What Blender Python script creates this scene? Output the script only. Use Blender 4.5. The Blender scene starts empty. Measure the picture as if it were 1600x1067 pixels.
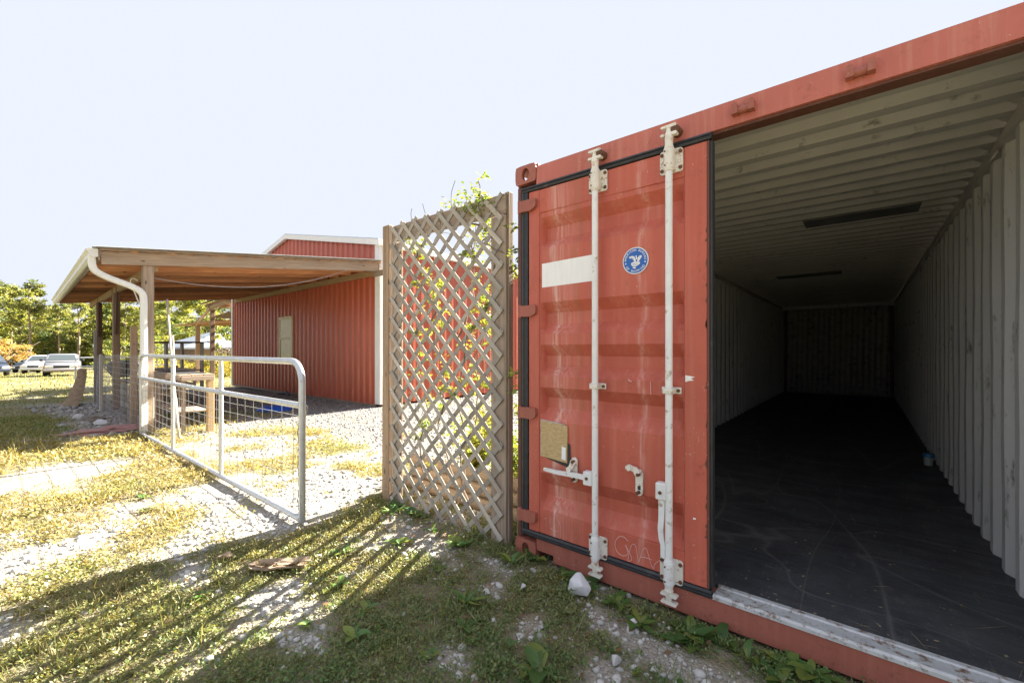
import bpy, bmesh, math, random
import numpy as np
from mathutils import Vector, Matrix
random.seed(7)
RNG = np.random.default_rng(7)
R = math.radians
scene = bpy.context.scene

# ------------------------------------------------------------------ camera, sky, sun, exposure
# axes: X runs along the container front (right = +), Y into the container, Z up; origin = container's left front foot
cam_d = bpy.data.cameras.new('camera'); cam = bpy.data.objects.new('camera', cam_d)
scene.collection.objects.link(cam); scene.camera = cam
cam_d.sensor_width = 36; cam_d.lens = 667 / 1600 * 36
cam_d.shift_y = 12.5 / 1600
cam_d.clip_start = .05; cam_d.clip_end = 3000
cam.location = (1.805, -2.231, 1.37); cam.rotation_euler = (R(90), 0, R(39.48))
SUN_EL, SUN_AZ = R(28.5), R(4)           # azimuth measured from +Y towards +X
world = bpy.data.worlds.new('World'); scene.world = world; world.use_nodes = True
wn = world.node_tree.nodes; wl = world.node_tree.links
bg = wn['Background']; bg.inputs['Strength'].default_value = .15
sky = wn.new('ShaderNodeTexSky'); sky.sky_type = 'NISHITA'; sky.sun_disc = False
sky.sun_elevation = SUN_EL; sky.sun_rotation = SUN_AZ
sky.air_density = 1.5; sky.dust_density = 1.0; sky.ozone_density = 1.0; sky.altitude = 100
# an even, thinly veiled sky: its glare towards the sun levels off
veil = wn.new('ShaderNodeMix'); veil.data_type = 'RGBA'; veil.blend_type = 'DARKEN'; veil.inputs[0].default_value = 1
veil.inputs[7].default_value = (.76, .81, .95, 1)
wl.new(sky.outputs[0], veil.inputs[6]); wl.new(veil.outputs[2], bg.inputs[0])
sun_d = bpy.data.lights.new('sun', 'SUN'); sun = bpy.data.objects.new('sun', sun_d)
scene.collection.objects.link(sun)
sun_d.energy = 5.0; sun_d.angle = R(.55); sun_d.color = (1, .93, .8)
sdir = Vector((math.sin(SUN_AZ) * math.cos(SUN_EL), math.cos(SUN_AZ) * math.cos(SUN_EL), math.sin(SUN_EL)))
sun.rotation_euler = sdir.to_track_quat('Z', 'Y').to_euler(); sun.location = (5, 20, 30)
scene.view_settings.view_transform = 'Standard'; scene.view_settings.look = 'None'
scene.view_settings.exposure = 2.9; scene.view_settings.gamma = 1
scene.cycles.max_bounces = 8; scene.cycles.diffuse_bounces = 5; scene.cycles.transparent_max_bounces = 8

# ------------------------------------------------------------------ helpers
WM = {}
def world_m(o): return WM.get(o.name, Matrix.Identity(4))
def link(o, parent=None, mw=None):
    scene.collection.objects.link(o)
    mw = mw or Matrix.Identity(4)
    WM[o.name] = mw.copy()
    if parent is not None:
        o.parent = parent
        o.matrix_basis = world_m(parent).inverted() @ mw
    else:
        o.matrix_basis = mw
    return o
def tag(o, label, cat, group=None):
    o['label'] = label; o['category'] = cat
    if group: o['group'] = group
    return o
def thing(name, label, cat, loc=(0, 0, 0), group=None):
    o = bpy.data.objects.new(name, None); o.empty_display_size = .1
    link(o, None, Matrix.Translation(loc)); return tag(o, label, cat, group)
def structure(o): o['kind'] = 'structure'; return o
def stuff(o): o['kind'] = 'stuff'; return o

class B:
    """collects geometry in world coordinates, then links it as one mesh object"""
    def __init__(s): s.v = []; s.f = []; s.m = []; s.mi = 0
    def add(s, vs, fs):
        n = len(s.v); s.v += [tuple(v) for v in vs]
        for f in fs: s.f.append(tuple(i + n for i in f)); s.m.append(s.mi)
        return s
    def box(s, x0, x1, y0, y1, z0, z1, bev=0.0):
        if bev > 0:
            bm = bmesh.new(); bmesh.ops.create_cube(bm, size=1)
            for v in bm.verts:
                v.co = Vector(((x0 + x1) / 2 + v.co.x * (x1 - x0), (y0 + y1) / 2 + v.co.y * (y1 - y0), (z0 + z1) / 2 + v.co.z * (z1 - z0)))
            bmesh.ops.bevel(bm, geom=list(bm.edges), offset=bev, segments=1, affect='EDGES')
            bm.verts.ensure_lookup_table(); bm.verts.index_update()
            s.add([v.co for v in bm.verts], [[v.index for v in f.verts] for f in bm.faces]); bm.free(); return s
        vs = [(x, y, z) for x in (x0, x1) for y in (y0, y1) for z in (z0, z1)]
        return s.add(vs, [(0, 1, 3, 2), (4, 6, 7, 5), (0, 4, 5, 1), (2, 3, 7, 6), (0, 2, 6, 4), (1, 5, 7, 3)])
    def prism(s, poly, axis, a0, a1):
        """poly: 2d points (ccw) in the plane of the other two axes, extruded along axis"""
        def mk(p, a):
            return {'x': (a, p[0], p[1]), 'y': (p[0], a, p[1]), 'z': (p[0], p[1], a)}[axis]
        n = len(poly)
        vs = [mk(p, a0) for p in poly] + [mk(p, a1) for p in poly]
        fs = [tuple(range(n))[::-1], tuple(range(n, 2 * n))] + [(i, (i + 1) % n, n + (i + 1) % n, n + i) for i in range(n)]
        return s.add(vs, fs)
    def tube(s, pts, r, seg=10, caps=True, taper=None):
        pts = [Vector(p) for p in pts]; n = len(pts); vs = []; fs = []
        prev = None
        for i, p in enumerate(pts):
            t = (pts[min(i + 1, n - 1)] - pts[max(i - 1, 0)]).normalized()
            if prev is None:
                a = t.orthogonal().normalized()
            else:
                a = (prev - t * prev.dot(t)); a = a.normalized() if a.length > 1e-6 else t.orthogonal().normalized()
            prev = a; b = t.cross(a)
            rr = r if taper is None else (r * taper[i])
            for k in range(seg):
                g = 2 * math.pi * k / seg
                vs.append(p + (a * math.cos(g) + b * math.sin(g)) * rr)
        for i in range(n - 1):
            for k in range(seg):
                k2 = (k + 1) % seg
                fs.append((i * seg + k, i * seg + k2, (i + 1) * seg + k2, (i + 1) * seg + k))
        if caps:
            fs.append(tuple(range(seg))[::-1]); fs.append(tuple((n - 1) * seg + k for k in range(seg)))
        return s.add(vs, fs)
    def disc(s, c, r, normal, h=.004, seg=14):
        c = Vector(c); nn = Vector(normal).normalized()
        return s.tube([c, c + nn * h], r, seg)
    def build(s, name, mats, parent=None, smooth=False, angle=35):
        me = bpy.data.meshes.new(name); me.from_pydata(s.v, [], s.f)
        for m in (mats if isinstance(mats, (list, tuple)) else [mats]): me.materials.append(m)
        me.polygons.foreach_set('material_index', s.m)
        bm = bmesh.new(); bm.from_mesh(me); bmesh.ops.recalc_face_normals(bm, faces=bm.faces); bm.to_mesh(me); bm.free()
        if smooth:
            me.polygons.foreach_set('use_smooth', [True] * len(me.polygons)); me.set_sharp_from_angle(angle=R(angle))
        o = bpy.data.objects.new(name, me); return link(o, parent)

_pc = {}
def plank(name, p0, p1, w, t, mat, parent=None, up=(0, 0, 1), bev=.004):
    """a board from p0 to p1: long axis = local X, w along local Z (up), t along local Y"""
    p0 = Vector(p0); p1 = Vector(p1); L = (p1 - p0).length
    key = (round(L, 3), round(w, 4), round(t, 4), mat.name)
    if key not in _pc:
        b = B().box(0, L, -t / 2, t / 2, -w / 2, w / 2, min(bev, t * .2, w * .2))
        me = bpy.data.meshes.new(name); me.from_pydata(b.v, [], b.f); me.materials.append(mat); _pc[key] = me
    x = (p1 - p0).normalized(); z = Vector(up); z = (z - x * z.dot(x)).normalized(); y = z.cross(x)
    m = Matrix(((x.x, y.x, z.x, p0.x), (x.y, y.y, z.y, p0.y), (x.z, y.z, z.z, p0.z), (0, 0, 0, 1)))
    o = bpy.data.objects.new(name, _pc[key]); return link(o, parent, m)

# ------------------------------------------------------------------ noise for layout (numpy)
def _h(i, j, s):
    n = (i.astype(np.int64) * 374761393 + j.astype(np.int64) * 668265263 + s * 1442695041) & 0x7fffffff
    n = ((n ^ (n >> 13)) * 1274126177) & 0x7fffffff
    return ((n ^ (n >> 16)) & 0xffff) / 65535.0
def vnoise(x, y, s=0):
    x = np.asarray(x, float); y = np.asarray(y, float)
    i = np.floor(x); j = np.floor(y); fx = x - i; fy = y - j
    fx = fx * fx * (3 - 2 * fx); fy = fy * fy * (3 - 2 * fy)
    i = i.astype(np.int64); j = j.astype(np.int64)
    return (_h(i, j, s) * (1 - fx) + _h(i + 1, j, s) * fx) * (1 - fy) + (_h(i, j + 1, s) * (1 - fx) + _h(i + 1, j + 1, s) * fx) * fy
def fbm(x, y, s=0, o=4):
    t = 0; a = .5; w = 0
    for k in range(o):
        t = t + a * vnoise(x * 2 ** k, y * 2 ** k, s + k * 17); w += a; a *= .55
    return t / w
def sstep(a, b, x): t = np.clip((x - a) / (b - a), 0, 1); return t * t * (3 - 2 * t)
def gh(x, y):
    x = np.asarray(x, float); y = np.asarray(y, float)
    z = -.0195 * np.maximum(0, -12 - x)
    z = z + .035 * (fbm(x * .7, y * .7, 3) - .5) + .03 * np.exp(-((x + 1.0) ** 2 / .8 + (y - .05) ** 2 / .12))
    z = z + .02 * np.exp(-((x - 1.2) ** 2 / 3 + (y + .15) ** 2 / .06)) 
    return z
def ghf(x, y): return float(gh(np.array([x]), np.array([y]))[0])
def cover(x, y):
    """share of plants on the ground (0 bare gravel .. 1 closed weeds)"""
    x = np.asarray(x, float); y = np.asarray(y, float)
    u = -x + .35 * (fbm(x * .9, y * .5, 11) - .5)
    strips = np.interp(u, [-4, .2, .8, 1.6, 2.3, 3.2, 3.5, 4.3, 4.6, 5.2, 5.5, 7.0, 7.6, 9, 200],
                          [.78, .72, .62, .54, .47, .47, .66, .66, .46, .46, .74, .76, .62, .74, .82])
    yard = np.interp(y + .6 * (fbm(x * .6, y * .6, 5) - .5), [-.9, .9, 1.5, 2.1, 60], [.50, .44, .26, .12, .08])
    ins = sstep(-.75, -.35, y) * sstep(-17.4, -17.0, x)
    ins = ins * (1 - sstep(-1.75, -1.45, x) * (1 - sstep(.5, 1.0, y)))
    c = strips * (1 - ins) + yard * ins
    deb = sstep(-15, -14, x) * (1 - sstep(-7.6, -7.2, x)) * sstep(-1.7, -1.2, y) * (1 - sstep(-.4, -.2, y))
    c = c * (1 - .75 * deb)
    # bare pebble patches in the weeds near the container
    for px, py, rx, ry in ((.35, -.92, .24, .16), (.98, -.62, .16, .2), (.95, -.30, .24, .10), (1.25, -.35, .3, .09), (.2, -.45, .14, .1), (-.5, -.35, .35, .16), (-.75, -1.25, .13, .16), (-.2, -1.3, .12, .1), (-1.3, -1.5, .2, .12), (.55, -.6, .1, .08), (1.3, -.9, .14, .1), (-1.6, -.75, .2, .3), (-.1, -.2, .3, .08)):
        c = c - .48 * np.exp(-(((x - px) / rx) ** 2 + ((y - py) / ry) ** 2) * 1.2)
    n = fbm(x * 2.1, y * 2.1, 21, 5)
    return np.clip((c + (n - .5) * 1.15 - .36) * 3.2, 0, 1)
def dryness(x, y):
    x = np.asarray(x, float)
    return np.clip(np.interp(-x, [-2, .0, .8, 3.2, 7.4, 8.5, 20, 60], [.10, .20, .60, .86, .84, .46, .45, .5]) + (fbm(x * 1.3, np.asarray(y, float) * 1.3, 41) - .5) * .9, 0, 1)

# ------------------------------------------------------------------ materials
def nodes(name):
    m = bpy.data.materials.new(name); m.use_nodes = True
    nt = m.node_tree; return m, nt, nt.nodes['Principled BSDF']
def N(nt, typ, **kw):
    n = nt.nodes.new(typ)
    for k, v in kw.items():
        if k in n.inputs: n.inputs[k].default_value = v
        else: setattr(n, k, v)
    return n
def coords(nt, scale=(1, 1, 1), kind='Object'):
    tc = N(nt, 'ShaderNodeTexCoord'); mp = N(nt, 'ShaderNodeMapping'); mp.inputs['Scale'].default_value = scale
    nt.links.new(tc.outputs[kind], mp.inputs[0]); return mp.outputs[0]
def noise(nt, vec, scale, detail=4, rough=.6):
    n = N(nt, 'ShaderNodeTexNoise'); n.inputs['Scale'].default_value = scale; n.inputs['Detail'].default_value = detail
    n.inputs['Roughness'].default_value = rough; nt.links.new(vec, n.inputs['Vector']); return n.outputs[0]
def ramp(nt, fac, stops):
    r = N(nt, 'ShaderNodeValToRGB'); e = r.color_ramp.elements
    while len(e) < len(stops): e.new(.5)
    for i, (p, c) in enumerate(stops):
        e[i].position = p; e[i].color = (c, c, c, 1) if not isinstance(c, (tuple, list)) else (*c, 1)
    nt.links.new(fac, r.inputs[0]); return r.outputs[0]
def mix(nt, fac, a, b, mode='MIX'):
    n = N(nt, 'ShaderNodeMix', data_type='RGBA', blend_type=mode)
    for i, v in ((0, fac), (6, a), (7, b)):
        if hasattr(v, 'is_linked') or isinstance(v, bpy.types.NodeSocket): nt.links.new(v, n.inputs[i])
        elif i == 0: n.inputs[0].default_value = v
        else: n.inputs[i].default_value = (*v, 1)
    return n.outputs[2]
def bump(nt, p, h, strength=.2, dist=.01):
    b = N(nt, 'ShaderNodeBump'); b.inputs['Strength'].default_value = strength; b.inputs['Distance'].default_value = dist
    nt.links.new(h, b.inputs['Height']); nt.links.new(b.outputs[0], p.inputs['Normal'])
def mul(c, k): return tuple(min(1, x * k) for x in c)

def M(name, col, rough=.6, metal=0, var=.15, scale=6, dirt=None, dirt_amt=.0, dscale=9, bmp=.08, bscale=60, stretch=(1, 1, 1)):
    m, nt, p = nodes(name)
    v = coords(nt, stretch); n1 = noise(nt, v, scale)
    c = mix(nt, ramp(nt, n1, [(.3, 0), (.7, 1)]), mul(col, 1 - var), mul(col, 1 + var))
    if dirt:
        n2 = noise(nt, v, dscale, 6, .7)
        c = mix(nt, ramp(nt, n2, [(.62 - dirt_amt * .35, 0), (.74 - dirt_amt * .3, 1)]), c, dirt)
    nt.links.new(c, p.inputs['Base Color']); p.inputs['Roughness'].default_value = rough; p.inputs['Metallic'].default_value = metal
    if bmp: bump(nt, p, noise(nt, v, bscale, 5), bmp, .006)
    return m

def wood(name, a, b, rough=.8, knots=True, grey=None, grain=1.0, vmin=.75, vmax=1.2):
    """boards: grain runs along local X, tone differs from board to board"""
    m, nt, p = nodes(name)
    oi = N(nt, 'ShaderNodeObjectInfo')
    tc = N(nt, 'ShaderNodeTexCoord')
    off = N(nt, 'ShaderNodeVectorMath', operation='ADD')
    mulr = N(nt, 'ShaderNodeVectorMath', operation='SCALE'); mulr.inputs[0].default_value = (37, 19, 53)
    nt.links.new(oi.outputs['Random'], mulr.inputs['Scale'])
    nt.links.new(tc.outputs['Object'], off.inputs[0]); nt.links.new(mulr.outputs[0], off.inputs[1])
    mp = N(nt, 'ShaderNodeMapping'); mp.inputs['Scale'].default_value = (1.3, 26 * grain, 26 * grain)
    nt.links.new(off.outputs[0], mp.inputs[0])
    g = noise(nt, mp.outputs[0], 1.6, 6, .65)
    c = mix(nt, ramp(nt, g, [(.32, 0), (.68, 1)]), a, b)
    mp2 = N(nt, 'ShaderNodeMapping'); mp2.inputs['Scale'].default_value = (1.2, 4, 4); nt.links.new(off.outputs[0], mp2.inputs[0])
    big = noise(nt, mp2.outputs[0], 1.5, 3)
    c = mix(nt, ramp(nt, big, [(.35, .0), (.75, .55)]), c, grey or mul(b, .55))
    if knots:
        vo = N(nt, 'ShaderNodeTexVoronoi'); vo.inputs['Scale'].default_value = 3.2
        mp3 = N(nt, 'ShaderNodeMapping'); mp3.inputs['Scale'].default_value = (.8, 2.2, 2.2); nt.links.new(off.outputs[0], mp3.inputs[0])
        nt.links.new(mp3.outputs[0], vo.inputs['Vector'])
        c = mix(nt, ramp(nt, vo.outputs['Distance'], [(.05, 1), (.11, 0)]), c, mul(a, .35))
    mr = N(nt, 'ShaderNodeMapRange'); mr.inputs['To Min'].default_value = vmin; mr.inputs['To Max'].default_value = vmax
    nt.links.new(oi.outputs['Random'], mr.inputs[0])
    hv = N(nt, 'ShaderNodeHueSaturation'); nt.links.new(mr.outputs[0], hv.inputs['Value']); nt.links.new(c, hv.inputs['Color'])
    nt.links.new(hv.outputs[0], p.inputs['Base Color']); p.inputs['Roughness'].default_value = rough
    bump(nt, p, g, .35, .004); return m

def red_steel(name, col, rust=.3, chalk=.3, rough=.48, runs=()):
    """sun-bleached container paint: vertical run marks, chalky fading, rust specks"""
    m, nt, p = nodes(name)
    v = coords(nt); vs = coords(nt, (26, 26, .9))
    big = noise(nt, v, 1.4, 4); st = noise(nt, vs, 1.0, 5, .65); fine = noise(nt, v, 42, 5, .7); mid = noise(nt, v, 7, 6, .7)
    c = mix(nt, ramp(nt, big, [(.3, 0), (.7, 1)]), mul(col, .86), mul(col, 1.1))
    c = mix(nt, ramp(nt, st, [(.5, 0), (.85, chalk)]), c, (.6, .28, .21))
    p.inputs['Specular IOR Level'].default_value = .3
    c = mix(nt, ramp(nt, st, [(.2, .35), (.42, 0)]), c, mul(col, .6))
    mm = N(nt, 'ShaderNodeMath', operation='MULTIPLY'); nt.links.new(ramp(nt, mid, [(.52, 0), (.7, 1)]), mm.inputs[0]); nt.links.new(ramp(nt, fine, [(.5, 0), (.62, 1)]), mm.inputs[1])
    sc = N(nt, 'ShaderNodeMath', operation='MULTIPLY'); sc.inputs[1].default_value = rust; nt.links.new(mm.outputs[0], sc.inputs[0])
    c = mix(nt, sc.outputs[0], c, (.13, .055, .03))
    ch = noise(nt, coords(nt, (1, 1, .6)), 95, 2); 
    m2 = N(nt, 'ShaderNodeMath', operation='MULTIPLY'); nt.links.new(ramp(nt, ch, [(.68, 0), (.72, .75)]), m2.inputs[0]); nt.links.new(ramp(nt, noise(nt, v, 3.1, 2), [(.5, 0), (.62, 1)]), m2.inputs[1])
    c = mix(nt, m2.outputs[0], c, (.6, .42, .36))
    if runs:
        sx = N(nt, 'ShaderNodeSeparateXYZ'); nt.links.new(v, sx.inputs[0])
        wob = noise(nt, coords(nt, (1, 1, 2.2)), 2.0, 3)
        for x0, wd, rc, amt in runs:
            a1 = N(nt, 'ShaderNodeMath', operation='MULTIPLY_ADD'); a1.inputs[1].default_value = .12; nt.links.new(wob, a1.inputs[0]); nt.links.new(sx.outputs[0], a1.inputs[2])
            a2 = N(nt, 'ShaderNodeMath', operation='SUBTRACT'); a2.inputs[1].default_value = x0 + .06; nt.links.new(a1.outputs[0], a2.inputs[0])
            a3 = N(nt, 'ShaderNodeMath', operation='ABSOLUTE'); nt.links.new(a2.outputs[0], a3.inputs[0])
            a4 = N(nt, 'ShaderNodeMapRange'); a4.inputs['From Max'].default_value = wd; a4.inputs['To Min'].default_value = 1; a4.inputs['To Max'].default_value = 0; nt.links.new(a3.outputs[0], a4.inputs[0])
            a5 = N(nt, 'ShaderNodeMath', operation='MULTIPLY'); nt.links.new(a4.outputs[0], a5.inputs[0]); nt.links.new(ramp(nt, noise(nt, coords(nt, (60, 60, 2.5)), 1.0, 4), [(.35, 0), (.7, amt)]), a5.inputs[1])
            c = mix(nt, a5.outputs[0], c, rc)
    nt.links.new(c, p.inputs['Base Color'])
    nt.links.new(ramp(nt, mid, [(.3, rough - .1), (.7, rough + .15)]), p.inputs['Roughness'])
    bump(nt, p, noise(nt, v, 9, 6, .6), .12, .012); return m

def leafy(name, trans=.4, rough=.55):
    m, nt, p = nodes(name); nt.nodes.remove(p)
    at = N(nt, 'ShaderNodeAttribute', attribute_name='col')
    d = N(nt, 'ShaderNodeBsdfDiffuse'); t = N(nt, 'ShaderNodeBsdfTranslucent'); g = N(nt, 'ShaderNodeBsdfGlossy'); g.inputs['Roughness'].default_value = rough
    br = N(nt, 'ShaderNodeMix', data_type='RGBA', blend_type='MULTIPLY'); br.inputs[0].default_value = 1; br.inputs[7].default_value = (1.25, 1.15, .55, 1)
    nt.links.new(at.outputs['Color'], br.inputs[6]); nt.links.new(at.outputs['Color'], d.inputs['Color']); nt.links.new(br.outputs[2], t.inputs['Color'])
    g.inputs['Color'].default_value = (.7, .75, .7, 1)
    m1 = N(nt, 'ShaderNodeMixShader'); m1.inputs[0].default_value = trans; nt.links.new(d.outputs[0], m1.inputs[1]); nt.links.new(t.outputs[0], m1.inputs[2])
    m2 = N(nt, 'ShaderNodeMixShader'); m2.inputs[0].default_value = .05; nt.links.new(m1.outputs[0], m2.inputs[1]); nt.links.new(g.outputs[0], m2.inputs[2])
    nt.links.new(m2.outputs[0], nt.nodes['Material Output'].inputs[0]); return m

def glass(name, tint=(.6, .65, .6), rough=.05):
    m, nt, p = nodes(name); p.inputs['Base Color'].default_value = (*tint, 1); p.inputs['Roughness'].default_value = rough
    p.inputs['IOR'].default_value = 1.5; p.inputs['Specular IOR Level'].default_value = .9; return m

MT = {}
RED = (.52, .127, .083)
MT['red'] = red_steel('container_red', RED, .45, .45)
MT['red_panel'] = red_steel('container_red_panel', RED, .45, .5, runs=((.315, .03, (.78, .6, .52), .7), (.36, .12, (.7, .42, .34), .5), (.47, .035, (.3, .16, .08), .6), (.87, .03, (.72, .45, .38), .6), (.63, .1, (.42, .1, .07), .6)))
MT['red_rusty'] = red_steel('container_red_rusty', (.36, .12, .085), rust=.75, chalk=.25)
MT['red_head'] = red_steel('container_red_faded', (.5, .15, .11), rust=.6, chalk=.85)
MT['post_brown'] = red_steel('post_brown', (.14, .06, .045), rust=.6, chalk=.15)
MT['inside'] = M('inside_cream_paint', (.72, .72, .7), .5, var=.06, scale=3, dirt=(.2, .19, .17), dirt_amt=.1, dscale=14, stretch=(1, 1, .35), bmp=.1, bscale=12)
MT['roof_in'] = M('roof_cream_paint', (.62, .59, .54), .42, var=.08, scale=3, dirt=(.2, .18, .15), dirt_amt=.05, bmp=.05, bscale=10)
MT['rubber'] = M('gasket_rubber', (.028, .03, .034), .5, var=.3, scale=20, dirt=(.09, .085, .08), dirt_amt=.1)
MT['galv'] = M('galvanised_white', (.78, .79, .78), .4, .0, var=.06, scale=9, dirt=(.38, .30, .2), dirt_amt=.12, dscale=22, bmp=.05)
MT['bracket'] = M('bracket_offwhite', (.76, .73, .64), .5, .0, var=.08, scale=12, dirt=(.35, .2, .1), dirt_amt=.22, dscale=30)
MT['bolt'] = M('rusty_bolt', (.16, .075, .045), .75, .3, var=.35, scale=40)
MT['white_paint'] = M('white_decal', (.88, .88, .86), .5, var=.04, scale=8, dirt=(.5, .42, .36), dirt_amt=.02, dscale=30, stretch=(6, 6, .5))
MT['tan'] = M('tan_backing', (.5, .36, .17), .8, var=.2, scale=30, dirt=(.66, .52, .3), dirt_amt=.3, dscale=45, stretch=(1, 1, 3))
MT['glue'] = M('dark_glue', (.04, .035, .032), .7, var=.3)
MT['chalk'] = M('chalk_line', (.72, .45, .4), .9, var=.1)
MT['blue'] = M('decal_blue', (.02, .13, .47), .4, var=.06)
MT['decal_white'] = M('decal_print_white', (.82, .82, .82), .45, var=.02, bmp=0)
MT['sill'] = M('sill_worn_white', (.55, .56, .56), .55, .1, var=.12, scale=14, dirt=(.2, .12, .08), dirt_amt=.3, dscale=26)
MT['floor_edge'] = M('dark_panel', (.045, .045, .048), .6, var=.2)
MT['steel_wire'] = M('galvanised_wire', (.42, .42, .41), .45, .5, var=.15, scale=30, dirt=(.25, .14, .08), dirt_amt=.15)
MT['tube'] = M('galvanised_tube', (.56, .58, .59), .36, .55, var=.1, scale=14, dirt=(.4, .36, .3), dirt_amt=.08, dscale=20)
MT['chain'] = M('rusty_chain', (.2, .14, .1), .7, .5, var=.3, scale=50)
MT['white_trim'] = M('white_trim_metal', (.76, .76, .72), .4, var=.04, scale=4, dirt=(.5, .47, .4), dirt_amt=.02, stretch=(3, 3, .6))
MT['gutter'] = M('gutter_white', (.74, .74, .66), .4, var=.06, scale=5, dirt=(.5, .47, .34), dirt_amt=.12, dscale=7)
MT['sheet_roof'] = M('tin_roof', (.5, .52, .52), .4, .5, var=.12, scale=3, dirt=(.3, .22, .15), dirt_amt=.15)
MT['siding'] = M('red_siding', (.44, .1, .05), .35, var=.08, scale=2.5, dirt=(.42, .13, .1), dirt_amt=.08, dscale=5, stretch=(2, 2, .4), bmp=.02)
MT['lat_wood'] = wood('lattice_grey_wood', (.31, .28, .24), (.5, .46, .4), .85, knots=False, grey=(.38, .31, .23), vmin=.7, vmax=1.25)
MT['grey_wood'] = wood('weathered_board', (.25, .175, .12), (.43, .34, .255), .85, grey=(.28, .23, .19))
MT['post_wood'] = wood('post_wood', (.24, .15, .085), (.42, .29, .18), .8, grey=(.25, .19, .14))
MT['raft_wood'] = wood('rafter_wood', (.42, .18, .075), (.62, .34, .165), .75, grey=(.34, .16, .085), vmin=.45, vmax=1.35)
MT['fresh_wood'] = wood('light_beam_wood', (.38, .25, .12), (.52, .37, .2), .75, grey=(.36, .24, .13))
MT['dark_wood'] = wood('dark_plank', (.07, .04, .025), (.14, .08, .05), .8, knots=False)
MT['log'] = wood('log_wood', (.2, .15, .1), (.36, .28, .2), .85, knots=True, grey=(.22, .17, .12))
MT['bark'] = M('bark', (.17, .13, .1), .9, var=.35, scale=8, bmp=.6, bscale=20, stretch=(2, 2, .5))
MT['pine_bark'] = M('pine_bark', (.3, .23, .17), .9, var=.3, scale=5, bmp=.5, bscale=12, stretch=(2, 2, .6))
MT['leaf'] = leafy('leaf', .45); MT['tree_leaf'] = leafy('tree_leaf', .5); MT['ground_leaf'] = leafy('ground_leaf', .42)
MT['rock'] = M('white_rock', (.56, .55, .54), .85, var=.12, scale=9, dirt=(.3, .28, .25), dirt_amt=.1, bmp=.5, bscale=18)
MT['glass'] = glass('car_glass', (.06, .075, .08)); MT['pane'] = glass('pane_yellow_reflection', (.62, .54, .18), .12); MT['pane'].node_tree.nodes['Principled BSDF'].inputs['Specular IOR Level'].default_value = .35  # pane base colour holds a painted yellow reflection of sunlit greenery

def pebble_mat():
    m, nt, p = nodes('pebbles'); at = N(nt, 'ShaderNodeAttribute', attribute_name='col')
    v = coords(nt); c = mix(nt, ramp(nt, noise(nt, v, 120, 3), [(.3, .0), (.7, .35)]), at.outputs['Color'], (.3, .28, .25))
    nt.links.new(c, p.inputs['Base Color']); p.inputs['Roughness'].default_value = .9; return m
MT['pebble'] = pebble_mat()

def ground_mat():
    m, nt, p = nodes('ground')
    at = N(nt, 'ShaderNodeAttribute', attribute_name='gcol')      # gravel, soil and turf shares, from the layout
    v = coords(nt)
    n1 = noise(nt, v, 3, 6); n2 = noise(nt, v, 55, 5, .75); n3 = noise(nt, v, 13, 6, .7)
    vo = N(nt, 'ShaderNodeTexVoronoi'); vo.inputs['Scale'].default_value = 75; nt.links.new(v, vo.inputs['Vector'])
    vr = N(nt, 'ShaderNodeTexVoronoi'); vr.inputs['Scale'].default_value = 20; nt.links.new(v, vr.inputs['Vector'])
    bw = N(nt, 'ShaderNodeRGBToBW'); nt.links.new(vo.outputs['Color'], bw.inputs[0])
    grav = mix(nt, ramp(nt, bw.outputs[0], [(.15, 0), (.85, 1)]), (.27, .245, .205), (.46, .43, .38))
    grav = mix(nt, ramp(nt, vo.outputs['Distance'], [(.35, 0), (.8, .45)]), grav, (.26, .24, .21))
    grav = mix(nt, ramp(nt, n3, [(.45, 0), (.75, .6)]), grav, (.4, .36, .3))
    soil = mix(nt, ramp(nt, n2, [(.3, 0), (.7, 1)]), (.13, .1, .072), (.31, .255, .19))
    turf = mix(nt, ramp(nt, n3, [(.3, 0), (.7, 1)]), (.13, .14, .05), (.31, .26, .12))
    turf = mix(nt, ramp(nt, n2, [(.35, .6), (.6, 0)]), turf, (.12, .1, .05))
    sp = N(nt, 'ShaderNodeSeparateColor'); nt.links.new(at.outputs['Color'], sp.inputs[0])
    grav = mix(nt, sp.outputs[0], grav, mix(nt, ramp(nt, bw.outputs[0], [(.1, 0), (.9, 1)]), (.1, .097, .093), (.32, .31, .3)))
    c = mix(nt, sp.outputs[1], grav, soil); c = mix(nt, sp.outputs[2], c, turf)
    nt.links.new(c, p.inputs['Base Color']); p.inputs['Roughness'].default_value = .95; p.inputs['Specular IOR Level'].default_value = .2
    inv = N(nt, 'ShaderNodeMath', operation='SUBTRACT'); nt.links.new(n2, inv.inputs[0]); nt.links.new(vo.outputs['Distance'], inv.inputs[1])
    bump(nt, p, inv.outputs[0], .6, .02); return m
MT['ground'] = ground_mat()

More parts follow.
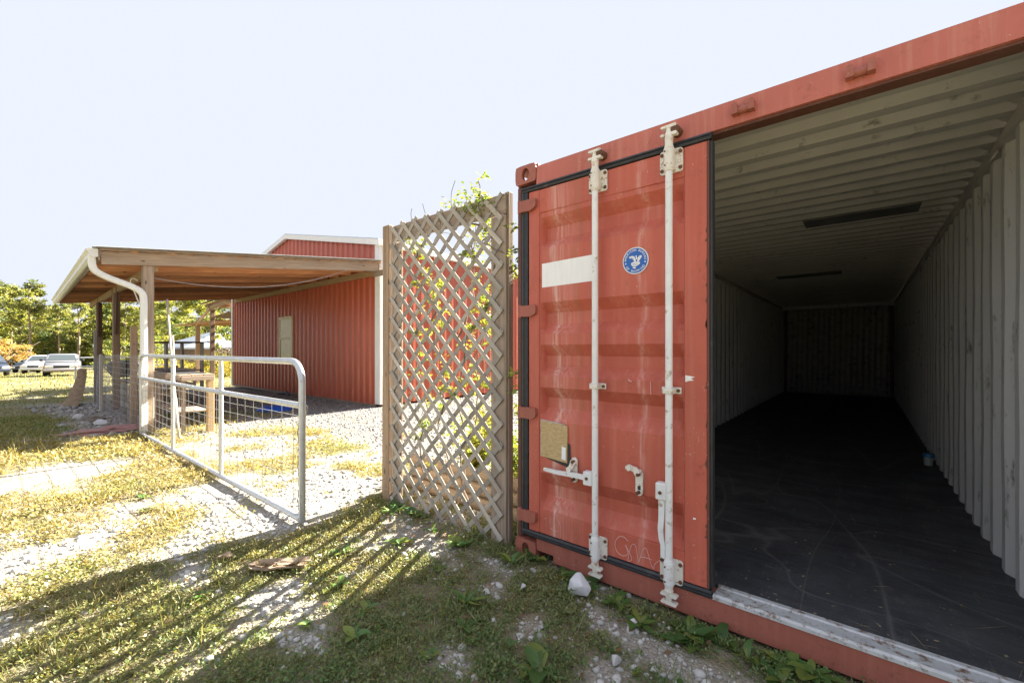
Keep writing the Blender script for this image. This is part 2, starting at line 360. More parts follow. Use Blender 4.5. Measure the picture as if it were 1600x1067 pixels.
def floor_mat():
    m, nt, p = nodes('container_floor_black')
    v = coords(nt); vs = coords(nt, (9, .6, 1)); vx = coords(nt, (.6, 14, 1))
    c = mix(nt, ramp(nt, noise(nt, v, 4, 6, .7), [(.35, 0), (.7, 1)]), (.042, .044, .05), (.085, .088, .096))
    c = mix(nt, ramp(nt, noise(nt, vs, 7, 5), [(.60, 0), (.70, .5)]), c, (.15, .15, .15))
    c = mix(nt, ramp(nt, noise(nt, v, 140, 2), [(.69, 0), (.73, .9)]), c, (.42, .4, .37))
    c = mix(nt, ramp(nt, noise(nt, v, 1.6, 6, .7), [(.56, 0), (.72, .5)]), c, (.2, .195, .19))
    for sc_, st_ in ((1.1, (1, .25, 1)), (1.7, (.5, 1, 1)), (2.3, (1, .12, 1))):
        c = mix(nt, ramp(nt, noise(nt, coords(nt, st_), sc_, 1, .4), [(.494, 0), (.5, .45), (.506, 0)]), c, (.22, .21, .2))
    nt.links.new(c, p.inputs['Base Color']); nt.links.new(ramp(nt, noise(nt, vx, 3, 3), [(.3, .45), (.7, .75)]), p.inputs['Roughness'])
    bump(nt, p, noise(nt, v, 30, 5), .15, .004); return m
MT['floor'] = floor_mat()

# ------------------------------------------------------------------ ground sheet
def axis_lines(lo, hi, a, b, step, grow=1.16):
    l = list(np.arange(a, b + 1e-6, step)); s = step; x = a
    left = []
    while x > lo: s *= grow; x -= s; left.append(x)
    s = step; x = l[-1]; right = []
    while x < hi: s *= grow; x += s; right.append(x)
    return np.array(left[::-1] + l + right)
def make_ground():
    xs = axis_lines(-900, 900, -9, 3.4, .06); ys = axis_lines(-900, 900, -2.8, 4, .06)
    X, Y = np.meshgrid(xs, ys, indexing='ij'); Z = gh(X, Y)
    Z = np.where(np.abs(X) > 300, Z, Z)
    nx, ny = X.shape
    me = bpy.data.meshes.new('ground')
    co = np.stack([X, Y, Z], -1).reshape(-1, 3)
    idx = np.arange(nx * ny).reshape(nx, ny)
    q = np.stack([idx[:-1, :-1], idx[1:, :-1], idx[1:, 1:], idx[:-1, 1:]], -1).reshape(-1, 4)
    me.vertices.add(len(co)); me.vertices.foreach_set('co', co.ravel())
    me.loops.add(q.size); me.loops.foreach_set('vertex_index', q.ravel())
    me.polygons.add(len(q)); me.polygons.foreach_set('loop_start', np.arange(len(q)) * 4)
    me.update(calc_edges=True)
    cv = cover(X, Y).ravel(); far = sstep(5, 14, np.hypot(X - 1.8, Y + 2.2)).ravel()
    soil = np.clip(.75 * sstep(.25, .8, cv) + .8 * np.exp(-(((X + .75) / .5) ** 2 + ((Y + .12) / .22) ** 2)).ravel(), 0, .9)
    turf = np.clip(cv * (.4 + .55 * far) + .22 * (1 - far) * sstep(.38, .7, fbm(X * 3.3, Y * 3.3, 61)).ravel(), 0, 1)
    # concrete apron of gravel stays grey in the yard
    yd = (sstep(.6, 1.6, Y) * sstep(-17.4, -17.0, X)).ravel()
    col = np.stack([yd, soil * (1 - far), turf, np.ones_like(cv)], -1)
    a = me.color_attributes.new('gcol', 'FLOAT_COLOR', 'POINT'); a.data.foreach_set('color', col.astype(np.float32).ravel())
    me.polygons.foreach_set('use_smooth', np.ones(len(q), bool))
    me.materials.append(MT['ground'])
    return structure(link(bpy.data.objects.new('ground', me)))
make_ground()

# ------------------------------------------------------------------ plants as leaf faces
def leaf_mesh(name, co, faces_n, col, mat, parent=None):
    """co (n,k,3) with k verts per leaf (k = 3 or 4), col (n,3)"""
    n, k = co.shape[:2]
    me = bpy.data.meshes.new(name)
    me.vertices.add(n * k); me.vertices.foreach_set('co', co.astype(np.float32).ravel())
    me.loops.add(n * k); me.loops.foreach_set('vertex_index', np.arange(n * k, dtype=np.int32))
    me.polygons.add(n); me.polygons.foreach_set('loop_start', np.arange(n, dtype=np.int32) * k)
    me.update(calc_edges=True)
    c4 = np.ones((n, k, 4), np.float32); c4[..., :3] = col[:, None, :]
    a = me.color_attributes.new('col', 'FLOAT_COLOR', 'POINT'); a.data.foreach_set('color', c4.ravel())
    me.materials.append(mat)
    o = bpy.data.objects.new(name, me); return link(o, parent)
def leaves(base, L, Wd, yaw, pitch, roll=None, droop=0.0):
    """diamond leaves: base (n,3), length, width, direction"""
    n = len(base)
    d = np.stack([np.cos(yaw) * np.cos(pitch), np.sin(yaw) * np.cos(pitch), np.sin(pitch)], -1)
    s = np.stack([-np.sin(yaw), np.cos(yaw), np.zeros(n)], -1)
    if roll is not None:
        up = np.cross(d, s); s = s * np.cos(roll)[:, None] + up * np.sin(roll)[:, None]
    L = L[:, None]; Wd = Wd[:, None]
    tip = base + d * L; tip[:, 2] -= (droop * L[:, 0])
    mid = base + d * L * .48
    return np.stack([base, mid + s * Wd * .5, tip, mid - s * Wd * .5], 1)
def leafcol(n, dry, shade=1.0):
    g = np.array([.09, .18, .048]); g2 = np.array([.17, .265, .08]); y = np.array([.40, .33, .13]); b = np.array([.36, .26, .14])
    t = RNG.random(n)[:, None]; c = g * (1 - t) + g2 * t
    d = np.clip(dry + (RNG.random(n) - .5) * .7, 0, 1)[:, None]
    w = RNG.random(n)[:, None]; dc = y * (1 - w * .6) + b * w * .6
    c = c * (1 - d) + dc * d
    return c * (.8 + .4 * RNG.random(n)[:, None]) * shade
def blocked(x, y):
    return ((x > -.02) & (x < 2.46) & (y > -.0)) | ((x < -6.95) & (x > -17) & (y > 3.55))
def scatter(x0, x1, y0, y1, per_m2, keep, rmin=0, rmax=1e9):
    n = int((x1 - x0) * (y1 - y0) * per_m2); x = RNG.uniform(x0, x1, n); y = RNG.uniform(y0, y1, n)
    r = np.hypot(x - 1.8, y + 2.23)
    fwd = (x - 1.8) * -.636 + (y + 2.23) * .772; side = (x - 1.8) * .772 + (y + 2.23) * .636
    ok = (r > rmin) & (r < rmax) & (~blocked(x, y)) & (fwd > .25) & (np.abs(side) < fwd * 1.5 + 1.0)
    x, y = x[ok], y[ok]; k = RNG.random(len(x)) < keep(x, y); return x[k], y[k]

def weeds():
    parts = []; cols = []
    for (rmin, rmax, dens, nl, ll, rad, hgt) in ((0, 3.6, 600, 34, .0165, .058, .034), (3.6, 6.5, 330, 26, .023, .088, .032), (6.5, 13, 95, 22, .042, .17, .04)):
        x, y = scatter(-16, 3.3, -6.5, 4.5, dens, lambda a, b: cover(a, b) ** 1.3, rmin, rmax)
        n = len(x); X = np.repeat(x, nl); Y = np.repeat(y, nl); h = np.repeat(.5 + .9 * RNG.random(n) * (.4 + cover(x, y)), nl)
        m = len(X); rr = rad * np.sqrt(RNG.random(m)) * np.repeat(.6 + .8 * RNG.random(n), nl); a = RNG.uniform(0, 6.283, m)
        bx = X + rr * np.cos(a); by = Y + rr * np.sin(a); bz = gh(bx, by) + hgt * h * (RNG.random(m) ** 1.2) * (1.1 - .5 * rr / rad)
        ok = ~blocked(bx, by); 
        base = np.stack([bx, by, bz], -1)
        co = leaves(base, ll * (.5 + RNG.random(m)), ll * .5 * (.5 + RNG.random(m)), RNG.uniform(0, 6.283, m), RNG.uniform(-.2, 1.0, m), RNG.uniform(-.9, .9, m))
        dr = dryness(X, Y) + np.repeat((RNG.random(n) - .5) * .35, nl)
        parts.append(co[ok]); cols.append(leafcol(m, dr)[ok])
    o = leaf_mesh('weed_cover', np.concatenate(parts), 4, np.concatenate(cols), MT['ground_leaf'])
    stuff(tag(o, 'low matted green and yellowing weeds covering the ground', 'weeds'))
weeds()
def blades():
    parts = []; cols = []
    for (rmin, rmax, dens, nb, L, w, sp) in ((0, 4.2, 110, 9, .1, .0034, .03), (4.2, 8, 42, 9, .11, .005, .05), (8, 22, 22, 10, .09, .012, .12), (22, 60, 3.0, 10, .13, .04, .4)):
        if rmax < 10: x, y = scatter(-13, 3.3, -6, 4.5, dens, lambda a, b: cover(a, b) * (fbm(a * 1.7, b * 1.7, 77) > .42), rmin, rmax)
        else: x, y = scatter(-62, 3.3, -16, 14, dens, lambda a, b: cover(a, b), rmin, rmax)
        # hold back blades on the open drive inside the yard
        n = len(x); X = np.repeat(x, nb); Y = np.repeat(y, nb); m = len(X)
        bx = X + RNG.normal(0, sp, m); by = Y + RNG.normal(0, sp, m); bz = gh(bx, by) - .004
        ok = ~blocked(bx, by)
        sc = np.repeat(.4 + 1.0 * RNG.random(n) ** 1.5, nb)
        co = leaves(np.stack([bx, by, bz], -1), L * sc * (.5 + RNG.random(m)), np.full(m, w) * (.7 + .6 * RNG.random(m)), RNG.uniform(0, 6.283, m), RNG.uniform(.35, 1.45, m), RNG.uniform(-.6, .6, m), .12)
        parts.append(co[ok]); cols.append(leafcol(m, dryness(X, Y) + .12)[ok])
    # long seeding grass by the pink sack and left edge
    n = 500; bx = RNG.normal(-7.9, 1.0, n); by = RNG.normal(-1.75, .3, n)
    co = leaves(np.stack([bx, by, gh(bx, by)], -1), .08 + .2 * RNG.random(n), np.full(n, .005), RNG.uniform(0, 6.283, n), RNG.uniform(.7, 1.5, n), None, .1)
    parts.append(co); cols.append(leafcol(n, np.full(n, .75)))
    o = leaf_mesh('grass_blades', np.concatenate(parts), 4, np.concatenate(cols), MT['ground_leaf'])
    stuff(tag(o, 'thin grass blades growing through the weeds and lawn', 'grass'))
blades()
def litter():
    x, y = scatter(-8, 3.3, -2.6, 3, 90, lambda a, b: .25 + .75 * np.exp(-(((a + .7) / .6) ** 2 + ((b + .15) / .35) ** 2)), 0, 6)
    n = len(x); t = RNG.random(n)
    L = np.where(t < .55, .02 + .03 * RNG.random(n), .05 + .12 * RNG.random(n)); w = np.where(t < .55, L * .55, .003)
    co = leaves(np.stack([x, y, gh(x, y) + .012 + .03 * RNG.random(n)], -1), L, w, RNG.uniform(0, 6.283, n), RNG.uniform(-.25, .3, n), RNG.uniform(-.8, .8, n))
    c = np.where((t < .55)[:, None], np.array([.26, .15, .08]), np.array([.42, .34, .2])) * (.6 + .7 * RNG.random(n)[:, None])
    stuff(tag(leaf_mesh('leaf_litter', co, 4, c, MT['ground_leaf']), 'dead brown leaves and straw scattered over weeds', 'leaf litter'))
litter()

def pebbles(name, label, x, y, size, tone, sink=.35):
    n = len(x)
    ph = (1 + 5 ** .5) / 2
    iv = np.array([(-1, ph, 0), (1, ph, 0), (-1, -ph, 0), (1, -ph, 0), (0, -1, ph), (0, 1, ph), (0, -1, -ph), (0, 1, -ph), (ph, 0, -1), (ph, 0, 1), (-ph, 0, -1), (-ph, 0, 1)], float) / 1.9
    it = np.array([(0, 11, 5), (0, 5, 1), (0, 1, 7), (0, 7, 10), (0, 10, 11), (1, 5, 9), (5, 11, 4), (11, 10, 2), (10, 7, 6), (7, 1, 8), (3, 9, 4), (3, 4, 2), (3, 2, 6), (3, 6, 8), (3, 8, 9), (4, 9, 5), (2, 4, 11), (6, 2, 10), (8, 6, 7), (9, 8, 1)])
    jit = 1 + RNG.uniform(-.3, .3, (n, 12, 1)); v = iv[None] * jit
    sc = np.stack([np.ones(n), .6 + .4 * RNG.random(n), .4 + .4 * RNG.random(n)], -1)[:, None, :]; v = v * sc * (size * .5)[:, None, None]
    a = RNG.uniform(0, 6.283, n); ca, sa = np.cos(a)[:, None], np.sin(a)[:, None]
    vx = v[..., 0] * ca - v[..., 1] * sa; vy = v[..., 0] * sa + v[..., 1] * ca
    tl = RNG.uniform(-.5, .5, n)[:, None]; vz = v[..., 2] + vx * tl * .6
    co = np.stack([vx + x[:, None], vy + y[:, None], vz + (gh(x, y) + size * (.5 - sink) * .6)[:, None]], -1)
    tri = (np.arange(n)[:, None, None] * 12 + it[None]).reshape(-1)
    me = bpy.data.meshes.new(name); me.vertices.add(n * 12); me.vertices.foreach_set('co', co.astype(np.float32).ravel())
    me.loops.add(len(tri)); me.loops.foreach_set('vertex_index', tri.astype(np.int32)); me.polygons.add(n * 20); me.polygons.foreach_set('loop_start', np.arange(n * 20, dtype=np.int32) * 3)
    me.update(calc_edges=True)
    c = np.ones((n, 12, 4), np.float32); c[..., :3] = (tone * (.75 + .45 * RNG.random((n, 1))))[:, None, :]
    at = me.color_attributes.new('col', 'FLOAT_COLOR', 'POINT'); at.data.foreach_set('color', c.ravel()); me.materials.append(MT['pebble'])
    stuff(tag(link(bpy.data.objects.new(name, me)), label, 'gravel'))
def gravel():
    x, y = scatter(-8.5, 3.3, -2.6, .6, 1500, lambda a, b: np.clip(1.05 - cover(a, b) * 1.3, .06, 1) * (.2 + .8 * (fbm(a * 2.6, b * 2.6, 91) > .5)), 0, 5.2)
    s = .009 + .042 * RNG.random(len(x)) ** 3.2
    pebbles('limestone_gravel', 'white limestone pebbles lying in bare patches of the weedy ground', x, y, s, np.array([[.54, .53, .5]]))
    x, y = scatter(-17, -1.3, -.3, 12, 170, lambda a, b: np.clip(1 - cover(a, b) * 1.5, .03, 1), 3.5, 16)
    s = .022 + .035 * RNG.random(len(x)) ** 2
    pebbles('yard_gravel', 'grey and white crushed stone covering yard behind the gate', x, y, s, np.array([[.28, .275, .265]]))
    n = 900; x = RNG.uniform(-14, -7.35, n); y = RNG.normal(-1.05, .34, n)
    pebbles('rubble', 'grey stone rubble strewn along the foot of the wire fence', x, y, .025 + .12 * RNG.random(n) ** 4, np.array([[.36, .34, .32]]))
gravel()

# ------------------------------------------------------------------ shipping container
CW, CL, CH = 2.438, 12.19, 2.585
ct = thing('shipping_container', 'long rust-red shipping container with one door open on its dark interior', 'shipping container', (1.2, 6, 0))
def corr_profile(L, pitch, depth, start=0.0):
    """trapezoid wave along a line: list of (pos, offset)"""
    pts = []; p = start
    while p < L - pitch * .5:
        pts += [(p, 0), (p + pitch * .26, 0), (p + pitch * .5, depth), (p + pitch * .76, depth)]; p += pitch
    pts.append((min(p, L), 0)); return pts
def side_wall(name, xin, xout, sgn):
    b = B(); pr = corr_profile(CL - .24, .278, .036)
    z0, z1 = .15, 2.49
    for mi, off in ((0, 0.0), (1, .004)):
        b.mi = mi; vs = []; fs = []
        rows = np.linspace(z0, z1, 7)
        for y, o in pr:
            for z in rows:
                dent = .005 * math.sin(y * 5.3 + z * 2.1) * math.sin(z * 3.3 + y) 
                vs.append((xin + sgn * (o + off) + (dent if .3 < z < 2.3 else 0), .12 + y, z))
        nr = len(rows)
        for i in range(len(pr) - 1):
            for j in range(nr - 1): fs.append((i * nr + j, (i + 1) * nr + j, (i + 1) * nr + j + 1, i * nr + j + 1))
        b.add(vs, fs)
    return b.build(name, [MT['inside'], MT['red']], ct)
side_wall('side_wall', .045, 0, -1); side_wall('side_wall', CW - .045, CW, 1)
# end wall
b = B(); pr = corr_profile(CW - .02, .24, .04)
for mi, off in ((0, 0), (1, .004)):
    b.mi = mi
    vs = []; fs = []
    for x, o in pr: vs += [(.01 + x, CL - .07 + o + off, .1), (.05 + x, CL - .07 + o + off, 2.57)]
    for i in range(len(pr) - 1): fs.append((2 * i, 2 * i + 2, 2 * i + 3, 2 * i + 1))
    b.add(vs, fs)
b.build('end_wall', [M('end_wall_shade_grey', (.38, .37, .33), .6, var=.12, dirt=(.15, .13, .1), dirt_amt=.2), MT['red']], ct)  # darker than the side walls: the far end's gloom is put into this colour
B().box(.004, CW - .004, CL - .45, CL - .03, 2.47, 2.575).build('end_header', MT['inside'], ct)
B().box(.0, CW, CL - .12, CL, .05, .165).build('end_sill', MT['red_rusty'], ct)
# roof: ribs run across
b = B(); pr = corr_profile(CL - .2, .209, .034)
for mi, off in ((0, 0), (1, .004)):
    b.mi = mi
    xs = [.03, .1, CW - .1, CW - .03]; vs = []; fs = []
    for y, o in pr:
        for i, x in enumerate(xs): vs.append((x, .1 + y, 2.538 + (o if i in (1, 2) else 0) + off))
    for i in range(len(pr) - 1):
        for j in range(3): fs.append((i * 4 + j, i * 4 + j + 1, (i + 1) * 4 + j + 1, (i + 1) * 4 + j))
    b.add(vs, fs)
b.build('roof_panel', [MT['roof_in'], MT['red']], ct)
for x0 in (.004, CW - .064):
    B().box(x0, x0 + .06, .17, CL - .17, 2.475, 2.536, .006).build('top_side_rail', MT['roof_in'], ct)
    B().box(x0, x0 + .06, .17, CL - .17, .02, .16, .008).build('bottom_side_rail', MT['red_rusty'], ct)
B().box(.008, CW - .008, .125, CL - .05, .12, .168).build('floor', MT['floor'], ct)
def post(x0, x1, y0, y1): B().box(x0, x1, y0, y1, .118, 2.46, .012).build('corner_post', MT['post_brown'], ct)
post(.0, .046, .012, .15); post(CW - .11, CW, .0, .15); post(.0, .12, CL - .12, CL); post(CW - .12, CW, CL - .12, CL)
# corner castings with their oval hole in the front face
def casting(x0, z0, y0=-.004, front=True):
    w, h, dp = .168, .122, .17; b = B(); n = 20; cx, cz = x0 + w / 2, z0 + h / 2
    if front:
        outer = []; inner = []
        for k in range(n):
            a = 2 * math.pi * k / n; c, s_ = math.cos(a), math.sin(a)
            t = min(w / 2 / max(abs(c), 1e-6), h / 2 / max(abs(s_), 1e-6)); t = min(t, math.hypot(w, h) / 2 * .93)
            outer.append((cx + c * t, cz + s_ * t)); inner.append((cx + .03 * c, cz + .042 * s_))
        vs = [(x, y0, z) for x, z in outer] + [(x, y0, z) for x, z in inner] + [(x, y0 + .03, z) for x, z in inner] + [(x, y0 + .03, z) for x, z in outer]
        fs = []
        for k in range(n):
            k2 = (k + 1) % n
            fs += [(k, k2, n + k2, n + k), (n + k, n + k2, 2 * n + k2, 2 * n + k), (3 * n + k, 3 * n + k2, k2, k)]
        b.add(vs, fs)
        b.box(x0, x0 + w, y0 + .03, y0 + dp, z0 + h - .028, z0 + h - .001); b.box(x0, x0 + w, y0 + .03, y0 + dp, z0 + .001, z0 + .026)
        b.box(x0 + w - .028, x0 + w - .001, y0 + .031, y0 + dp, z0 + .027, z0 + h - .029)
    else: b.box(x0, x0 + w, y0, y0 + dp, z0, z0 + h, .01)
    return b.build('corner_casting', MT['red_rusty'], ct)
casting(0, 2.462); casting(CW - .168, 2.462); casting(0, -.002); casting(CW - .168, -.002)
for x0 in (0, CW - .168):
    for z0 in (2.464, 0): casting(x0, z0, CL - .166, False)
# header
B().prism([(.002, 2.436), (.10, 2.436), (.10, 2.56), (.03, 2.568), (.006, 2.556)], 'x', .17, CW - .17).build('door_header', MT['red_head'], ct)
B().box(.17, CW - .17, .018, .09, 2.424, 2.4358).build('header_lip', MT['post_brown'], ct)
# sill
b = B().prism([(.004, .03), (.11, .03), (.11, .158), (.004, .152)], 'x', .30, CW - .17); b.prism([(.004, .075), (.11, .075), (.11, .157), (.004, .152)], 'x', .17, .2998)
b.build('door_sill', MT['red_rusty'], ct)
B().prism([(-.002, .1525), (.06, .157), (.1248, .162), (.1248, .174), (.1, .174), (.094, .168), (.03, .166), (.02, .176), (.008, .176), (-.002, .168)], 'x', 1.236, CW - .115).build('sill_plate', MT['sill'], ct)
# cam keepers above the open doorway and lashing rings inside
for x in (1.373, 1.795):
    b = B(); 
    for dx in (-.034, .034): b.prism([(x + dx - .013, 2.47), (x + dx + .013, 2.47), (x + dx + .011, 2.515), (x + dx, 2.522), (x + dx - .011, 2.515)], 'y', -.035, .004)
    b.tube([(x - .026, -.014, 2.486), (x + .026, -.014, 2.486)], .015, 10)
    b.build('cam_keeper', MT['red_rusty'], ct, True)
for k in range(9):
    y = 1.3 + k * 1.25
    pts = [(CW - .066 - .02 * math.sin(a), y + .028 * math.cos(a), 2.455 - .03 * math.sin(a)) for a in np.linspace(0, math.pi, 9)]
    B().tube(pts, .006, 6).build('lashing_ring', MT['roof_in'], ct, True)
for (x0, x1, y0, y1) in ((1.38, 2.16, 2.42, 2.7), (.72, 1.55, 5.75, 6.0)):
    B().box(x0, x1, y0, y1, 2.524, 2.538, .003).build('ceiling_patch', M('ceiling_patch_grey', (.17, .17, .165), .6), ct)

# ------------------------------------------------------------------ closed door leaf
dr = thing('left_door', '', ''); del dr['label'], dr['category']
dr.name = 'door'; WM['door'] = Matrix.Identity(4); dr.parent = ct; dr.matrix_basis = world_m(ct).inverted()
dr['label'] = 'closed rust-red corrugated door leaf with two locking bars'
DX0, DX1 = .113, 1.212
prof = [(2.247, 0), (2.215, 0), (2.150, 1), (2.075, 1), (2.013, 0), (1.670, 0), (1.605, 1), (1.530, 1), (1.467, 0), (1.400, 0), (1.330, 1), (1.265, 1), (1.200, 0), (1.130, 0), (1.063, 1), (1.000, 1), (.920, 0), (.585, 0), (.504, 1), (.436, 1), (.350, 0), (.343, 0)]
b = B(); vs = []; fs = []; rec = .05
fine = []
for (za, oa), (zb, ob) in zip(prof, prof[1:]):
    k = max(1, int((za - zb) / .03))
    for i in range(k): t = i / k; fine.append((za + (zb - za) * t, oa + (ob - oa) * t))
fine.append(prof[-1])
cols_x = [.1965, .203, .219] + list(np.linspace(.26, 1.04, 16)) + [1.08, 1.096, 1.1025]
for z, o in fine:
    for i, x in enumerate(cols_x):
        e = min(1, max(0, min((x - .2) / .018, (1.099 - x) / .018)))
        ripple = .0025 * math.sin(x * 7 + z * 3) * math.sin(z * 6.1) * e
        vs.append((x, .003 + rec * o * e + ripple, z))
nx = len(cols_x)
for j in range(len(fine) - 1):
    for i in range(nx - 1): fs.append((j * nx + i, j * nx + i + 1, (j + 1) * nx + i + 1, (j + 1) * nx + i))
b.add(vs, fs); b.build('door_panel', MT['red_panel'], dr, True, 20)
B().box(DX0, 1.2119, .058, .063, .2, 2.39).build('door_back', MT['inside'], dr)
b = B().box(DX0, .196, -.004, .045, .196, 2.395, .003).build('door_stile', MT['red'], dr)
B().box(1.103, DX1, -.004, .045, .196, 2.395, .003).build('door_stile', MT['red'], dr)
B().box(.1962, 1.1028, -.002, .045, 2.247, 2.394, .002).build('door_rail', MT['red_panel'], dr)
B().box(.1962, 1.1028, -.001, .045, .197, .3425, .002).build('door_rail', MT['red_panel'], dr)
def strip(p0, p1, w, name='gasket'):
    """ribbed rubber seal"""
    x0, z0 = p0; x1, z1 = p1; b = B()
    if abs(x1 - x0) > abs(z1 - z0): prof_ = [(.02, z0), (-.010, z0 + .003), (-.013, z0 + w * .3), (-.006, z0 + w * .42), (-.006, z0 + w * .55), (-.014, z0 + w * .68), (-.009, z0 + w - .002), (.02, z0 + w)]; b.prism(prof_, 'x', x0, x1)
    else:
        prof_ = [(x0, .02), (x0 + .003, -.010), (x0 + w * .3, -.013), (x0 + w * .42, -.006), (x0 + w * .55, -.006), (x0 + w * .68, -.014), (x0 + w - .002, -.009), (x0 + w, .02)]; b.prism(prof_, 'z', z0, z1)
    return b.build(name, MT['rubber'], dr)
strip((.06, 2.396), (1.232, 2.396), .0375); strip((.06, .1535), (1.232, .1535), .042)
strip((.056, .196), (.056, 2.3955), .054); 
B().box(1.2125, 1.222, -.006, .03, .196, 2.395, .002).build('gasket', MT['post_brown'], dr)
B().box(1.2222, 1.234, .004, .05, .197, 2.394, .002).build('gasket', MT['rubber'], dr)
for z in (2.305, 1.62, .958, .286):
    b = B().prism([(.052, z - .034), (.14, z - .038), (.178, z - .022), (.184, z), (.182, z + .03), (.176, z + .036), (.052, z + .036)], 'y', -.03, -.005)
    b.tube([(.050, -.02, z - .04), (.050, -.02, z + .042)], .014, 10)
    b.build('hinge', MT['red_rusty'], dr)
# locking bars
def bar(x):
    y = -.046
    B().tube([(x, y, .16), (x, y, 2.41)], .018, 18).build('locking_bar', MT['galv'], dr, True)
    for (z0, z1, up) in ((2.272, 2.402, 1), (.165, .30, -1)):
        b = B(); hh = z1 - z0
        poly = []
        for cx_, cz_, a0 in ((x + .044, z1 - .018, 0), (x - .044, z1 - .018, 90), (x - .044, z0 + .018, 180), (x + .044, z0 + .018, 270)):
            for k in range(4): a = R(a0 + 30 * k); poly.append((cx_ + .014 * math.cos(a), cz_ + .014 * math.sin(a)))
        b.prism(poly, 'y', -.013, -.0045)
        o = b.build('bearing_plate', MT['bracket'], dr)
        b = B().tube([(x, y, z0 + .004), (x, y, z0 + .016), (x, y, z0 + .0165), (x, y, z1 - .0125), (x, y, z1 - .012), (x, y, z1)], .026, 18, taper=[.86, .92, 1, 1, .92, .86])
        b.box(x - .024, x + .024, y + .004, -.012, z0 + .01, z1 - .01)
        b.build('bearing_sleeve', MT['galv'] if up < 0 else MT['bracket'], dr, True)
        for sx in (-.047, .047):
            for sz in (z0 + .024, z1 - .024): B().tube([(x + sx, -.013, sz), (x + sx, -.019, sz), (x + sx, -.021, sz)], .0095, 10, taper=[1, 1, .6]).build('bolt', MT['bolt'], dr, True)
        for sz in (z0 + .03, z1 - .03): B().tube([(x - .012, y - .022, sz), (x - .0125, y - .0265, sz)], .0045, 8).build('rivet', MT['bolt'], dr, True)
        # cam end
        zc = 2.43 if up > 0 else .155
        b = B().tube([(x, y, zc - .028 * up), (x, y, zc + .006 * up), (x, y, zc + .008 * up), (x, y, zc + .03 * up), (x, y, zc + .056 * up), (x, y, zc + .074 * up)], .02, 14, taper=[1, 1, 1.12, .9, .72, .55])
        for (dz, w) in ((.03, .036), (.07, .034)):
            zz = zc + dz * up
            b.prism([(x - w, zz - .006), (x + w * 1.1, zz - .008), (x + w * 1.25, zz + .001), (x + w * 1.05, zz + .008), (x - w, zz + .006), (x - w * 1.15, zz)], 'y', y - .014, y + .016)
        b.build('cam_end', MT['bracket'], dr, True)
        b = B().tube([(x + .03, .0, zc + .05 * up), (x + .03, y - .006, zc + .05 * up), (x + .03, y - .012, zc + .05 * up)], .023, 12, taper=[1.1, 1, .7])
        if up > 0: b.build('cam_keeper', MT['bolt'], dr, True)
    z = 1.16
    b = B().box(x - .05, x + .05, -.012, -.004, z - .017, z + .017, .003)
    b.tube([(x + .0215 * math.cos(a), y + .0215 * math.sin(a), z) for a in np.linspace(math.pi, 2 * math.pi, 12)], .005, 6)
    b.box(x - .024, x + .024, y - .023, y - .018, z - .014, z + .014, .002); b.box(x - .0265, x - .0215, y - .018, -.012, z - .014, z + .014); b.box(x + .0215, x + .0265, y - .018, -.012, z - .014, z + .014)
    b.build('bar_guide', MT['bracket'], dr, True)
    for sx in (-.037, .037): B().tube([(x + sx, -.012, z), (x + sx, -.019, z)], .0085, 10).build('bolt', MT['bolt'], dr)
bar(.620); bar(1.040)
def slab(b, pts, w0, w1, y0, y1):
    """flat bar through 2d points in the door plane"""
    pts = [Vector(p) for p in pts]; l = []; r_ = []
    for i, p in enumerate(pts):
        t = (pts[min(i + 1, len(pts) - 1)] - pts[max(i - 1, 0)]).normalized(); nrm = Vector((-t.y, t.x)); w = w0 + (w1 - w0) * i / (len(pts) - 1)
        l.append(p + nrm * w / 2); r_.append(p - nrm * w / 2)
    return b.prism([tuple(p) for p in l + r_[::-1]], 'y', y0, y1)
b = slab(B(), [(.575, .628), (.50, .630), (.44, .627), (.37, .624), (.31, .626), (.268, .627)], .03, .019, -.058, -.046)
b.box(.553, .606, -.07, -.024, .590, .668, .004); b.build('handle', MT['galv'], dr)
B().tube([(.578, -.07, .63), (.578, -.076, .63)], .009, 10).build('bolt', MT['bolt'], dr)
b = slab(B(), [(1.005, .615), (1.006, .56), (1.004, .50), (1.000, .45), (1.004, .40), (1.012, .37), (1.012, .305)], .032, .022, -.058, -.046)
b.box(.978, 1.03, -.07, -.024, .602, .688, .004); b.build('handle', MT['galv'], dr)
B().tube([(1.003, -.07, .64), (1.003, -.076, .64)], .009, 10).build('bolt', MT['bolt'], dr)
def latch(x, z0, z1, hook):
    poly = [(x + .02 * math.cos(R(a)), z1 - .02 + .02 * math.sin(R(a))) for a in range(0, 181, 30)] + [(x + .02 * math.cos(R(a)), z0 + .02 + .02 * math.sin(R(a))) for a in range(180, 361, 30)]
    B().prism(poly, 'y', -.014, -.003).build('handle_latch', MT['bracket'], dr)
    b = B(); slab(b, hook, .036, .022, -.034, -.016)
    b.tube([(hook[-1][0], -.02, hook[-1][1]), (hook[-1][0], -.046, hook[-1][1])], .016, 10); b.build('handle_latch', MT['bracket'], dr)
    for zz in (z0 + .02, z1 - .025): B().tube([(x, -.014, zz), (x, -.038, zz)], .0095, 10).build('bolt', MT['bolt'], dr)
latch(.462, .572, .722, [(.464, .70), (.452, .67), (.440, .652)])
latch(.868, .580, .722, [(.868, .700), (.850, .722), (.818, .728)])
B().box(.861, .877, -.0155, -.0142, .612, .634).build('latch_slot', MT['glue'], dr)
